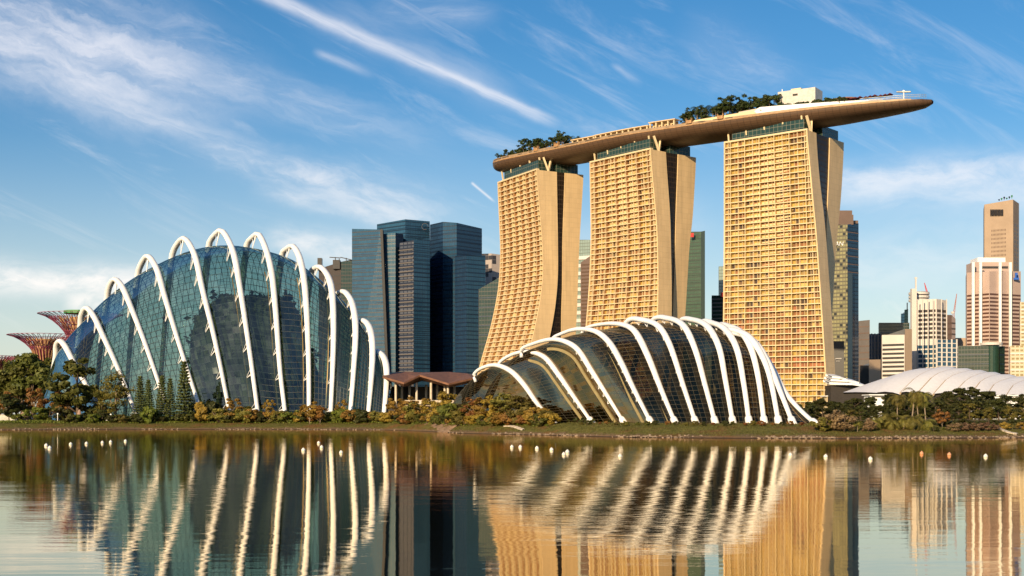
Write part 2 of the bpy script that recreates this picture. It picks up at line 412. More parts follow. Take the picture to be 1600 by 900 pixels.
# ------------------------------------------------------------------ ground and water
SHORE = [(-6000, 620), (-900, 520), (-260, 478), (-182, 473), (-150, 486), (-119, 492), (-80, 488), (-45, 474), (-27, 430), (-16, 385), (8.5, 347),
         (28, 309), (45, 300), (70, 291), (93, 297), (114, 303), (160, 310), (900, 420), (6000, 620)]
SX = [a for a, b in SHORE]; SY = [b for a, b in SHORE]
def shore(x): return interp(x, SX, SY)
HD = [-400, -30, 0, 1.5, 5, 11, 18, 30, 60, 9000]
HZ = [-9, -1.6, -0.02, .35, .95, 1.9, 2.75, 3.15, 3.3, 3.4]
def ground_z(x, y):
    d = y - shore(x)
    return interp(d, HD, HZ) + (0.16 * math.sin(x * .21 + y * .13) * math.sin(x * .083 - y * .31) if 0.5 < d < 400 else 0)
def ray_shore(px, d):
    """how far out along the column px the bank lies d metres behind the waterline"""
    lo, hi = 150.0, 900.0
    for _ in range(40):
        m_ = (lo + hi) / 2
        if m_ - shore(PX(px, m_)) < d: lo = m_
        else: hi = m_
    return lo
def gp(px, D): x = PX(px, D); return Vector((x, D, ground_z(x, D)))

gm = bpy.data.materials.new('bank_grass_and_soil'); gm.use_nodes = True
g = G(gm.node_tree); b = g.n['Principled BSDF']
geo = g.new('ShaderNodeNewGeometry'); sp = g.new('ShaderNodeSeparateXYZ'); g.l.new(geo.outputs['Position'], sp.inputs[0])
n1 = g.noise(geo.outputs['Position'], 0.09, 6, .65); n2 = g.noise(geo.outputs['Position'], 0.7, 5, .7); n3 = g.noise(geo.outputs['Position'], 0.03, 3)
grass = g.mix(g.smooth(n2, .3, .7), (.078, .080, .018), (.185, .165, .042))
grass = g.mix(g.smooth(n1, .46, .66), grass, (.19, .095, .036))
hz = g.m('ADD', sp.outputs[2], g.m('ADD', g.m('MULTIPLY', g.m('SUBTRACT', n1, .5), 3.0), g.m('MULTIPLY', g.m('SUBTRACT', n2, .5), .9)))
c = g.mix(g.smooth(hz, .35, .95), g.mix(n2, (.08, .052, .03), (.27, .175, .105)), grass)
c = g.mix(g.smooth(sp.outputs[2], .05, .22), (.060, .042, .028), c)
g.l.new(c, b.inputs['Base Color']); b.inputs['Roughness'].default_value = .95; b.inputs['Specular IOR Level'].default_value = .15
bn = g.new('ShaderNodeBump'); bn.inputs['Strength'].default_value = .8; bn.inputs['Distance'].default_value = .5
g.l.new(n2, bn.inputs['Height']); g.l.new(bn.outputs[0], b.inputs['Normal'])

mb = MB()
xs = [-6000, -3000, -1500, -900, -500, -350, -260] + [-230 + i * 4 for i in range(108)] + [220, 300, 420, 600, 900, 1500, 3000, 6000]
ds = [-400, -30, -6, 0, .7, 1.5, 3, 5, 7, 9, 11, 13, 15, 18, 22, 30, 40, 60, 90, 150, 300, 700, 2000, 9000, 40000]
mb.grid([[(x, shore(x) + d, ground_z(x, shore(x) + d)) for x in xs] for d in ds])
mb.f = [tuple(reversed(f)) if False else f for f in mb.f]
tag(mb.build('ground', gm, smooth=True), kind='structure', label='grassy far bank and the land behind it')

wm = bpy.data.materials.new('calm_water'); wm.use_nodes = True
g = G(wm.node_tree); b = g.n['Principled BSDF']
b.inputs['Base Color'].default_value = (.014, .018, .015, 1); b.inputs['Specular IOR Level'].default_value = 0.0
b.inputs['Roughness'].default_value = .012
geo = g.new('ShaderNodeNewGeometry'); pos = geo.outputs['Position']
def mapped(sx, sy, rz=0):
    mp = g.new('ShaderNodeMapping'); g.l.new(pos, mp.inputs[0]); mp.inputs['Scale'].default_value = (sx, sy, 1); mp.inputs['Rotation'].default_value = (0, 0, rz)
    return mp.outputs[0]
patch = g.smooth(g.noise(mapped(.006, .022, .08), 1.0, 4, .6, .3), .42, .66)      # wind-ruffled lanes between glassy ones
fine = g.noise(mapped(.22, .75, .1), 1.0, 5, .6, .3)
mid = g.noise(mapped(.07, .22, -.12), 1.0, 3, .5)
slow = g.noise(mapped(.016, .05, .05), 1.0, 2, .5)
h = g.m('ADD', g.m('MULTIPLY', fine, g.m('ADD', .009, g.m('MULTIPLY', patch, .0145))), g.m('ADD', g.m('MULTIPLY', mid, .030), g.m('MULTIPLY', slow, .05)))
bn = g.new('ShaderNodeBump'); bn.inputs['Strength'].default_value = 1; bn.inputs['Distance'].default_value = 0.55
g.l.new(h, bn.inputs['Height'])
gl = g.new('ShaderNodeBsdfGlossy'); gl.inputs['Roughness'].default_value = .012; gl.inputs[0].default_value = (1.0, .885, .69, 1); g.l.new(bn.outputs[0], gl.inputs['Normal'])
frs = g.new('ShaderNodeFresnel'); frs.inputs[0].default_value = 1.34
mxw = g.new('ShaderNodeMixShader'); g.l.new(g.m('ADD', .45, g.m('MULTIPLY', frs.outputs[0], .55)), mxw.inputs[0])
g.l.new(b.outputs[0], mxw.inputs[1]); g.l.new(gl.outputs[0], mxw.inputs[2]); g.l.new(mxw.outputs[0], g.n['Material Output'].inputs[0])
mb = MB(); mb.quad((-9000, -9000, 0), (9000, -9000, 0), (9000, 900, 0), (-9000, 900, 0))
tag(mb.build('water', wm), kind='structure', label='calm bay water mirroring the far bank')

# worn sandy track and the pale kerb on the bank, each draped over the ground
def drape(name, pts, w0, w1, mat_, label, lift=.05, thick=.25):
    mb = MB(); n = 18; c = catmull([Vector((x, y, 0)) for x, y in pts], n); L = []; Rr = []
    for i, p in enumerate(c):
        d = (c[min(i + 1, n - 1)] - c[max(i - 1, 0)]).normalized(); q = Vector((-d.y, d.x, 0)); w = lerp(w0, w1, i / (n - 1)) / 2 * (1 + .18 * math.sin(i * 2.1))
        for s, arr in ((1, L), (-1, Rr)):
            v = p + q * w * s; arr.append(Vector((v.x, v.y, ground_z(v.x, v.y) + lift)))
    mb.grid([[v - Vector((0, 0, thick)) for v in L], L, Rr, [v - Vector((0, 0, thick)) for v in Rr]])
    return tag(mb.build(name, mat_), label, kind='structure')
sand = pmat('worn_sand', (.26, .165, .10), .95, var=.3, vscale=.5)
sx, sy = PX(702, 402), 402
drape('path', [(sx + 1.2, shore(sx) + 1.5), (sx - .8, shore(sx) + 7), (PX(684, 420), shore(PX(684, 420)) + 12), (PX(662, 440), shore(PX(662, 440)) + 17)], 3.2, 2.0, sand, 'worn sandy track running down the bank below the pavilion', .16)
drape('path', [(PX(702, 392), 402), (PX(740, 388), 394), (PX(790, 372), 378)], 1.2, 1.0, sand, 'thin sandy footpath along the top of the bank', .3)
drape('path', [(PX(788, 368), 376), (PX(800, 365), 371), (PX(818, 360), 362)], .8, .8, M['column'], 'short pale kerb slanting down the bank', .3)

# ------------------------------------------------------------------ glasshouse domes
def grow_sections(ribs, n_between):
    """smooth sections between the rib curves; every curve has the same number of points"""
    out = []
    k = len(ribs)
    for i in range(k - 1):
        for t_ in range(n_between):
            t = t_ / n_between; row = []
            for j in range(len(ribs[0])):
                p0 = ribs[max(i - 1, 0)][j]; p1 = ribs[i][j]; p2 = ribs[i + 1][j]; p3 = ribs[min(i + 2, k - 1)][j]
                row.append(0.5 * ((2 * p1) + (p2 - p0) * t + (2 * p0 - 5 * p1 + 4 * p2 - p3) * t * t + (3 * p1 - p0 - 3 * p2 + p3) * t ** 3))
            out.append(row)
    out.append(list(ribs[-1])); return out

def glass_dome(root, ribs, shells, glassmat, n_between, rib_r, step, bar, bar_mat, rib_names='rib', every=1, heavy=None, strut_us=(), strut_kind='spike', grid_skip=1, inset=.25):
    sec = grow_sections(shells, n_between)
    mb = MB(); mb.grid(sec, uvs=(2.0, 2.0))
    mb.face(list(sec[0])); mb.face(list(reversed(sec[-1])))
    mb.build('glass_shell', glassmat, root, smooth=True)
    la = MB()                                            # steel lattice just under the glass
    cx = sum((p for p in sec[len(sec) // 2]), Vector()) / len(sec[0])
    def inn(p): d = (cx - p); return p + d.normalized() * inset
    for i, s in enumerate(sec):
        la.tube([inn(p) for p in s], bar * (1.0 if i % n_between else 1.5), 4, False)
    for j in range(1, len(sec[0]) - 1, grid_skip):
        la.tube([inn(s[j]) for s in sec], bar, 4, False)
    la.build('lattice', bar_mat, root)
    for i, rc in enumerate(ribs):
        n = len(rc)
        rr = [rib_r * (0.82 + 0.5 * math.sin(math.pi * j / (n - 1)) ** 2) for j in range(n)]
        mb = MB(); mb.tube(rc, rr, 10, True, 0, .72)
        f = rc[0]; d = (rc[1] - rc[0]).normalized()
        mb.tube([f - d * 1.2, f + d * 2.0, f + d * 2.5], [rib_r * 1.35, rib_r * 1.2, rib_r * .85], 10)
        ro = mb.build(rib_names, M['white'], root, smooth=True)
        sh = shells_for_struts[i]
        for u in strut_us:
            j = int(u * (n - 1)); sj = sh[min(range(n), key=lambda k: (sh[k] - rc[j]).length_squared)] if strut_kind == 'vee' else sh[j]
            if strut_kind == 'spike' and i: sj = lerp(sj, shells_for_struts[i - 1][j], .11)
            mb = MB()
            if strut_kind == 'spike':
                q = sh[min(j + 1, n - 1)] + (sj - sh[j])
                mb.tube([rc[j], sj], [.44, .10], 5); mb.tube([rc[min(j + 1, n - 1)], lerp(sj, q, .15)], [.10, .08], 4)
            else:
                mb.tube([rc[j], sj], .11, 4); mb.tube([rc[min(j + 2, n - 1)], sj], .10, 4)
                mb.tube([sj, lerp(rc[min(j + 2, n - 1)], sj, .9)], .08, 4)
            mb.build('strut', M['white'], ro)
    return sec

NP = 60
# --- tall dome (left): rib curves as front foot ... crown ... back, with the metres each point stands behind its foot
def c1(pts): return [(x / 2.5, 340 + y / 2.5) for x, y in pts]
def c2(pts): return [(380 + x / 2.4325, 330 + y / 2.4325) for x, y in pts]
TALL = [
    c1([(385, 728), (338, 655), (285, 560), (256, 505), (235, 482), (221, 500), (218, 545)]),
    c1([(515, 725), (462, 592), (402, 460), (366, 385), (337, 353), (318, 385), (314, 430)]),
    c1([(640, 705), (570, 500), (502, 325), (474, 265), (447, 241), (425, 275), (417, 325)]),
    c1([(770, 710), (702, 500), (640, 295), (612, 200), (577, 150), (550, 185), (538, 225)]),
    c1([(888, 715), (840, 480), (790, 275), (760, 145), (720, 81), (688, 110), (672, 152)]),
    c1([(1005, 745), (975, 520), (932, 240), (908, 125), (866, 51), (832, 75), (816, 108)]),
    c2([(157, 745), (140, 600), (121, 350), (101, 195), (60, 88), (30, 105), (14, 128)]),
    c2([(250, 755), (248, 550), (236, 305), (217, 185), (190, 133), (163, 145), (148, 162)]),
    c2([(333, 755), (343, 500), (340, 335), (327, 258), (295, 213), (270, 218), (258, 232)]),
    c2([(407, 770), (420, 600), (427, 450), (415, 352), (386, 307), (362, 312), (348, 326)]),
    c2([(476, 760), (488, 620), (491, 505), (480, 442), (458, 416), (440, 425), (431, 440)]),
    c2([(534, 775), (543, 680), (545, 605), (535, 557), (512, 534), (500, 538), (496, 550)]),
]
OFF = [0, 6.5, 13.5, 18.5, 24, 29, 32]
BACKX = [-26, -30, -32, -34, -36, -38, -38, -38, -36, -30, -24, -18]
ribs = []; DF_T = []
for i, pts in enumerate(TALL):
    Df = interp(pts[0][0], [150, 300, 450, 600], [524, 522, 514, 503]); DF_T.append(Df)
    Hs = (650 - pts[4][1]) / 290.0
    off = [o * (.45 + .55 * Hs) for o in OFF]
    c = [P(x, y, Df + o) for (x, y), o in zip(pts, off)]
    z0 = 2.6
    d = c[0] - c[1]; k = (c[0].z - z0) / max(-d.z, .1)
    c[0] = c[0] + d * k
    ax, ay = pts[4]
    c.append(P(pts[6][0] + BACKX[i] * .35, lerp(pts[6][1], 650, .5), Df + off[4] * 1.62))
    c.append(P(pts[6][0] + BACKX[i] * .6, 655, Df + off[4] * 1.9))
    ribs.append(catmull(c, NP))
def pulled(rc, kx, kz, grow=0.0):
    c = (rc[0] + rc[-1]) / 2; n = len(rc); out = []
    for j, p in enumerate(rc):
        out.append(Vector((c.x + (p.x - c.x) * kx, c.y + (p.y - c.y) * kx, c.z + (p.z - c.z) * kz - .3)))
    return out
shells = [pulled(r, .91, .925) for r in ribs]
shells_for_struts = shells
# the nose at the left: lower and lower sections out to a point on the ground
a = shells[0]; c0 = (a[0] + a[-1]) / 2
def shrunk(base, dx, dy, s, sz): 
    c = (base[0] + base[-1]) / 2
    return [Vector((c.x + dx + (p.x - c.x) * s, c.y + dy + (p.y - c.y) * s, c.z + (p.z - c.z) * sz)) for p in base]
nose2 = shrunk(a, -14, 6, .80, .04)
nose1 = shrunk(a, -7, 3, .92, .52)
z = shells[-1]; tail1 = shrunk(z, 3.0, 1, .82, .72); tail2 = shrunk(z, 5.0, 2, .5, .06)
root = thing('glass_dome', gp(330, 535), 'tall teal glasshouse dome with twelve white ribs hooked over its crown', 'glasshouse')
tall_root = root
secs_t = glass_dome(root, ribs, [nose2, nose1] + shells + [tail1, tail2], M['cloud_glass'], 6, 1.04, 2.0, .10, M['dark_steel'],
           strut_us=(.05, .12, .19, .26, .33, .40, .455, .52), strut_kind='spike')
for i in (5, 6, 7, 8, 9, 10):
    mb = MB(); s = shells[i]; cc = (s[0] + s[-1]) / 2
    for q in (-1.1, 1.1):
        mb.tube([p + (cc - p).normalized() * .7 + Vector((q, 0, 0)) for p in s[:26]], .22, 4)
    mb.build('mullion', M['brass'], root)
mb = MB()                                             # planted hill inside
rows = []
cx, cy, cz = tuple(P(395, 655, 540))
for k, (z_, r_) in enumerate([(2.5, 19), (9, 19), (18, 17.5), (28, 17), (37, 15.5), (45, 14), (51, 10), (53.5, .4)]):
    rows.append([Vector((cx + 1.45 * r_ * math.cos(w) * (1 + .13 * math.sin(w * 3 + k) + .08 * math.sin(w * 7 + 2 * k)), cy + .62 * r_ * math.sin(w) * (1 + .1 * math.sin(w * 4 + k)), z_ + .9 * math.sin(w * 5))) for w in [2 * math.pi * i / 30 for i in range(30)]])
mb.grid(rows, closed=True); mb.build('planted_hill', M['rock'], root, smooth=True)
mb = MB()
for i in range(2600):
    k = rnd.randrange(7); a_ = rnd.choice(rows[k]); a = lerp(a_, rnd.choice(rows[k + 1]), rnd.random() * .25) + Vector((rnd.gauss(0, 1.4), rnd.gauss(0, 1.0), rnd.gauss(0, 1.6)))
    e1 = Vector((rnd.gauss(0, 1), rnd.gauss(0, 1), rnd.gauss(0, 1))).normalized() * rnd.uniform(.8, 1.8); e2 = e1.cross(Vector((rnd.gauss(0, 1), rnd.gauss(0, 1), rnd.gauss(0, 1)))).normalized() * .9
    mb.quad(a - e1, a + e2, a + e1, a - e2)
tag(mb.build('hill_planting', M['deep'], root), kind='stuff')
mb = MB(); mb.face([p + Vector((0, 0, .4)) for p in [s[0] for s in secs_t] + [s[-1] for s in reversed(secs_t)]]); mb.build('base_floor', M['floorin'], root)
mb = MB()                                             # low planting seen through the glass along the front
for i in range(46):
    s = secs_t[int(6 + i * (len(secs_t) - 16) / 46)]; p = lerp(s[0], s[-1], rnd.uniform(.15, .5)); r_ = rnd.uniform(1.5, 3.6)
    for q in range(26):
        a = Vector((rnd.gauss(0, 1), rnd.gauss(0, 1), abs(rnd.gauss(0, 1)))) * r_ * .6 + p
        e1 = Vector((rnd.gauss(0, 1), rnd.gauss(0, 1), rnd.gauss(0, 1))).normalized() * .9; e2 = e1.cross(Vector((rnd.gauss(0, 1), rnd.gauss(0, 1), rnd.gauss(0, 1)))).normalized() * .7
        mb.quad(a - e1, a + e2, a + e1, a - e2)
tag(mb.build('inner_planting', M['deep'], root), kind='stuff')

# --- low dome (right)
def c6(pts): return [(720 + x / 2.7586, 480 + y / 2.7586) for x, y in pts]
LOW = [
    [(782, 650), (768, 624), (752, 607), (738, 600), (724, 604), (716, 612)],
    c6([(388, 485), (330, 415), (270, 330), (215, 275), (150, 250), (92, 262), (58, 290)]),
    c6([(557, 485), (484, 380), (422, 290), (362, 216), (292, 192), (220, 205), (165, 243)]),
    c6([(700, 490), (622, 365), (562, 270), (502, 180), (440, 145), (380, 140), (300, 162), (262, 182)]),
    c6([(820, 498), (742, 345), (692, 240), (640, 152), (582, 105), (500, 95), (430, 116), (395, 138)]),
    c6([(925, 500), (862, 350), (802, 200), (748, 102), (690, 74), (600, 75), (530, 96)]),
    c6([(1015, 505), (960, 340), (900, 160), (852, 82), (790, 57), (720, 62)]),
    c6([(1100, 510), (1052, 330), (1010, 180), (962, 82), (900, 50), (830, 58)]),
    c6([(1175, 510), (1142, 320), (1112, 170), (1062, 82), (1000, 55), (950, 62)]),
    c6([(1245, 512), (1220, 330), (1190, 180), (1142, 98), (1088, 70), (1040, 70)]),
    c6([(1310, 512), (1282, 300), (1252, 180), (1212, 112), (1160, 84), (1110, 86)]),
    c6([(1372, 508), (1332, 300), (1300, 212), (1250, 135), (1200, 106), (1150, 104)]),
    c6([(1432, 502), (1376, 360), (1328, 245), (1276, 160), (1220, 122), (1170, 120)]),
    c6([(1525, 500), (1452, 432), (1398, 366), (1345, 268), (1280, 170), (1225, 138), (1170, 140)]),
]
DFX = [782, 860, 922, 974, 1017, 1055, 1088, 1119, 1146, 1171, 1195, 1217, 1239, 1273]
DFY = [390, 376, 366, 356, 348, 342, 338, 334, 331, 328, 326, 324, 322, 321]
ribs_seen = []
BK = [.75, .69, .85, 1.0, .65, 1.0, 1.0, 1.0, .8, .7, .5, .3, .2, .1]
ribs = []
for i, pts in enumerate(LOW):
    Df = DFY[i]; ia = min(range(len(pts)), key=lambda k: pts[k][1]); ax, ay = pts[ia]; fx = pts[0][0]
    ao = lerp(13, 23, min(1, i / 4))
    c = [P(x, y, Df + ao * (fx - x) / (fx - ax)) for x, y in pts]
    d = c[0] - c[1]; k = (c[0].z - 2.7) / max(-d.z, .1); c[0] = c[0] + d * k
    bx = ax - BK[i] * (fx - ax)
    lx, ly = pts[-1]
    c.append(P(lerp(lx, bx, .62), lerp(ly, 660, .42), lerp(c[-1].y, Df + 2.1 * ao, .6)))
    c.append(P(bx, 660, Df + 2.1 * ao))
    ribs.append(catmull(c, NP))
    if i in (1, 2, 3, 4, 5):                                  # these land on the roof behind their crown
        e_ = c[len(pts) - 1]; mid_ = (c[0] + c[-1]) / 2; c_ = c[:len(pts)] + [e_ + (e_ - c[len(pts) - 2]) * .25 + (mid_ - e_).normalized() * 2.2]
    else: c_ = c
    if i: ribs_seen.append(catmull(c_, NP))
shells = [pulled(r, .95, .955) for r in ribs]
shells_for_struts = shells
a = shells[0]
nose2 = shrunk(a, -4.5, 4, .6, .05); nose1 = shrunk(a, -2.6, 2, .85, .7)
z = shells[-1]; tail1 = shrunk(z, 1.5, 0, .9, .80); tail2 = shrunk(z, 2.5, 0, .7, .05)
root = thing('glass_dome', gp(1060, 360), 'low smoked glasshouse dome under sunlit white ribs', 'glasshouse')
low_root = root
shells_for_struts = shells[1:]
secs_l = glass_dome(root, ribs_seen, [nose2, nose1] + shells + [tail1, tail2], M['flower_glass'], 4, .78, 2.0, .032, M['pale_mullion'], inset=-.06,
           strut_us=(.16, .22, .28, .34, .40, .46, .52), strut_kind='vee')
for i in range(2, 14):
    mb = MB(); s = shells[i]; cc = (s[0] + s[-1]) / 2
    mb.tube([p + (cc - p).normalized() * 1.3 for p in s[:30]], .55, 4); mb.build('inner_arch', M['olive_steel'], root)
mb = MB(); mb.face([p + Vector((0, 0, .4)) for p in [s[0] for s in secs_l] + [s[-1] for s in reversed(secs_l)]]); mb.build('base_floor', M['floorin'], root)
mb = MB()
rows = []
for k, (t, hh) in enumerate([(.42, .6), (.52, 4), (.62, 7), (.76, 8), (.93, .6)]):
    rows.append([lerp(s[0], s[-1], t) + Vector((0, 0, min(hh, .5 * max(p.z for p in s)) * (.8 + .3 * math.sin(i * .7 + k)))) for i, s in enumerate(secs_l[22:-14])])
mb.grid(rows); mb.build('planted_hill', M['rock'], root, smooth=True)
mb = MB(); p = P(908, 658, 388); mb.box(p - Vector((0, 0, 1)), 4.6, 4, 13.5, .1); mb.box(p + Vector((5.5, 0, 0)), 6.5, 3, 6.3, .1); mb.build('lift_shaft', M['green_panel'], root)
mb = MB()
for i in range(60):
    s = secs_l[int(4 + i * (len(secs_l) - 12) / 60)]; p = lerp(s[0], s[-1], rnd.uniform(.12, .4)); r_ = rnd.uniform(1.0, 2.6)
    for q in range(26):
        a = Vector((rnd.gauss(0, 1), rnd.gauss(0, 1), abs(rnd.gauss(0, 1)))) * r_ * .6 + p
        e1 = Vector((rnd.gauss(0, 1), rnd.gauss(0, 1), rnd.gauss(0, 1))).normalized() * .6; e2 = e1.cross(Vector((rnd.gauss(0, 1), rnd.gauss(0, 1), rnd.gauss(0, 1)))).normalized() * .5
        mb.quad(a - e1, a + e2, a + e1, a - e2)
tag(mb.build('inner_planting', M['deep'], root), kind='stuff')

# ------------------------------------------------------------------ the three hotel towers
ROOF = 190.0; FLOORS = 50; Z0 = 3.0; PITCH = (ROOF - Z0) / FLOORS
def hotel(label, DB, DA, ax, keys, bay, mats_w, seed, notes, side_mat):
    """keys: (z, A, B, C, D, E) photo columns of the facade's two edges, the front slab's far edge and the rear slab's two edges"""
    rg = random.Random(seed)
    axis = Vector((ax[0], ax[1], 0)).normalized()            # along the facade, towards its near end
    back = Vector((-axis.y, axis.x, 0))                      # into the building
    if back.y < 0: back = -back
    ratio = back.y / back.x
    ks = sorted(keys); zs = [k[0] for k in ks]
    def col(i, z): return interp(z, zs, [k[i] for k in ks])
    A0 = PX(keys[0][1], DA); B0 = PX(keys[0][2], DB)
    def smoothcol(i, z):
        return sum(col(i, min(ROOF, max(Z0, z + d))) * w for d, w in ((-14, 1), (-7, 2), (0, 3), (7, 2), (14, 1))) / 9
    def pts(z):
        xa = PX(smoothcol(1, z), DA); sh = (xa - A0) * ratio
        A = Vector((xa * (1 + sh / DA), DA + sh, z)); DBz = DB + sh
        B = Vector((PX(smoothcol(2, z), DBz), DBz, z))
        C_px = smoothcol(3, z)
        # the far edge lies along `back` from B at the column C_px
        k = (C_px - 800) / F; t = (k * B.y - B.x) / (back.x - k * back.y); C = B + back * max(t, 2.0)
        out = [A, B, C]
        for i in (4, 5):
            k = (smoothcol(i, z) - 800) / F; Bs = Vector((B0, DB, z)); t = (k * Bs.y - Bs.x) / (back.x - k * back.y); out.append(Bs + back * t)
        return out
    base = pts(Z0)[1]
    root = thing('hotel_tower', (base.x, base.y, Z0), label, 'hotel tower', None)
    rec = 2.3                                                # depth of the loggias
    lev = [Z0 + PITCH * i for i in range(FLOORS + 1)]
    PT = [pts(z) for z in lev]
    # slabs
    mb = MB(); rows = []
    for A, B, C, D, E in PT:
        back_v = C - B; fr = back * rec
        rows.append([A + fr, B + fr, C, A + back_v])
    mb.grid(rows, closed=True); mb.face(rows[-1]); mb.build('front_slab', M['concrete'], root)
    mb = MB()
    for q in (1, 0):                                         # end wall that stands proud to the facade line
        rows = []
        for A, B, C, D, E in PT:
            ab = (B - A).normalized(); o = B if q else A
            s = ab * (.9 if q else -.9)
            rows.append([o - s + back * .0, o + ab * (.02 if q else -.02), o + ab * (.02 if q else -.02) + back * (rec + .6 if q == 0 else (C - B).length + .02), o - s + back * (rec + .3)])
        mb.grid(rows, closed=True); mb.face(rows[-1])
    mb.build('end_wall', M['concrete'], root)
    mb = MB(); rows = []
    for A, B, C, D, E in PT:
        ab = (B - A).normalized(); L = 62
        rows.append([D - axis * L, D, E, E - axis * L])
    mb.grid(rows, closed=True); mb.face(rows[-1]); mb.build('rear_slab', M['concrete'], root)
    mb = MB()                                                # glazed gap between the slabs
    for i in range(FLOORS):
        C, D = PT[i][2], PT[i][3]; C2, D2 = PT[i + 1][2], PT[i + 1][3]
        o = axis * -.7
        if (D - C).dot(back) > .4 or (D2 - C2).dot(back) > .4:
            w = (D2 - C2).length
            mb.quad(C + o - back * .3, D + o + back * .3, D2 + o + back * .3, C2 + o - back * .3, 0, [(0, lev[i]), (w + 2, lev[i]), (w + 2, lev[i + 1]), (0, lev[i + 1])])
    mb.build('gap_glazing', M['bronze'], root)
    # one part per storey: floor edge, parapet and the recessed panes
    lens = [(p[1] - p[0]).length for p in PT]
    first = bay * .45; ss = [0.9, first] + [first + bay * k for k in range(1, 30)]
    for i in range(FLOORS):
        A, B = PT[i][0], PT[i][1]; A2, B2 = PT[i + 1][0], PT[i + 1][1]
        d0 = (B - A).normalized(); d1 = (B2 - A2).normalized(); L0, L1 = lens[i], lens[i + 1]
        mb = MB(); e = .42
        up = Vector((0, 0, 1))
        mb.hexa([A + up * -e * .35, B + up * -e * .35, B + back * rec + up * -e * .35, A + back * rec + up * -e * .35, A + up * e, B + up * e, B + back * rec + up * e, A + back * rec + up * e], 0)
        for k in range(len(ss) - 1):
            s0, s1 = ss[k], min(ss[k + 1], L0 - .9)
            if s1 - s0 < 1.0: break
            npan = 4 if k else 2
            pan = notes(i, k, rg)
            for q in range(npan):
                a0 = lerp(s0, s1, q / npan); a1 = lerp(s0, s1, (q + 1) / npan)
                dep = back * (rec - .04)
                m_ = pan if rg.random() > .30 else rg.choice((1, 4, 3, 2, 6, 7, 7))
                mb.quad(A + d0 * a0 + dep + up * e, A + d0 * a1 + dep + up * e, A2 + d1 * a1 + dep - up * e * .3, A2 + d1 * a0 + dep - up * e * .3, m_)
                if q:
                    wv = .07 if q != npan // 2 else .17
                    c_ = A + d0 * a0 + back * (rec * .55 if q != npan // 2 else rec * .30); c2 = A2 + d1 * a0 + back * (rec * .55 if q != npan // 2 else rec * .30)
                    f_ = back * (rec * .42 if q != npan // 2 else rec * .68)
                    mb.hexa([c_ - d0 * wv + up * e, c_ + d0 * wv + up * e, c_ + d0 * wv + f_ + up * e, c_ - d0 * wv + f_ + up * e, c2 - d1 * wv - up * e * .35, c2 + d1 * wv - up * e * .35, c2 + d1 * wv + f_ - up * e * .35, c2 - d1 * wv + f_ - up * e * .35], 0)
        mb.build('storey', mats_w, root)
    for k in range(1, len(ss)):                              # upright fins between the bays
        s = ss[k]; rows = []
        for i in range(FLOORS + 1):
            A, B = PT[i][0], PT[i][1]
            if lens[i] - s < 1.2: continue
            d = (B - A).normalized(); o = A + d * s - back * .12
            rows.append([o - d * .19, o + d * .19, o + d * .19 + back * rec, o - d * .19 + back * rec])
        if len(rows) > 2:
            mb = MB(); mb.grid(rows, closed=True); mb.mi = [0 if q % 4 == 0 else 1 for q in range(len(mb.f))]; mb.face(rows[-1]); mb.build('fin', [M['concrete_pale'], M[side_mat]], root)  # sides painted darker than the pale front, as recess shade
    A, B, C, D, E = PT[-1]; up = Vector((0, 0, 1))
    mb = MB(); mb.hexa([A, B, B + back * rec, A + back * rec, A + up * 1.1, B + up * 1.1, B + back * rec + up * 1.1, A + back * rec + up * 1.1]); mb.build('cornice', M['concrete_pale'], root)
    # green glass lobby on the roof and the raking struts that carry the deck
    mb = MB()
    def glassbox(p, q, r, s, h):
        c = [p, q, r, s]
        for i in range(4):
            a, b2 = c[i], c[(i + 1) % 4]; w = (b2 - a).length
            mb.quad(a, b2, b2 + up * h, a + up * h, 0, [(0, 0), (w, 0), (w, h), (0, h)])
        mb.face([v + up * h for v in c], 1)
    i0 = axis * -4.5
    glassbox(A + axis * 4 + back * 4, B + i0 + back * 4, C + i0, A + axis * 4 + (C - B), 8.5)
    glassbox(D - axis * 60 + back * .2, D - axis * 2.5 - back * 6, E - axis * 2.5 - back * 3.5, E - axis * 60 - back * 3.5, 7.5)
    mb.build('roof_lobby', [M['atrium'], M['steel']], root)
    mid = lerp(B, C, .62) - axis * 1.2
    for s in (-1, 1):
        mb = MB(); mb.beam(mid, mid + back * (3.6 * s) + up * 10.5 - axis * 1.5, 1.3); mb.build('strut', M['concrete_pale'], root)
    for k in range(5):
        p = A + axis * ((B - A).length * (.02 + .22 * k)) + back * 5
        mb = MB(); mb.beam(p, p + back * -2.0 + up * 11.0, 1.0); mb.build('strut', M['concrete_pale'], root)
    return root, PT, axis, back

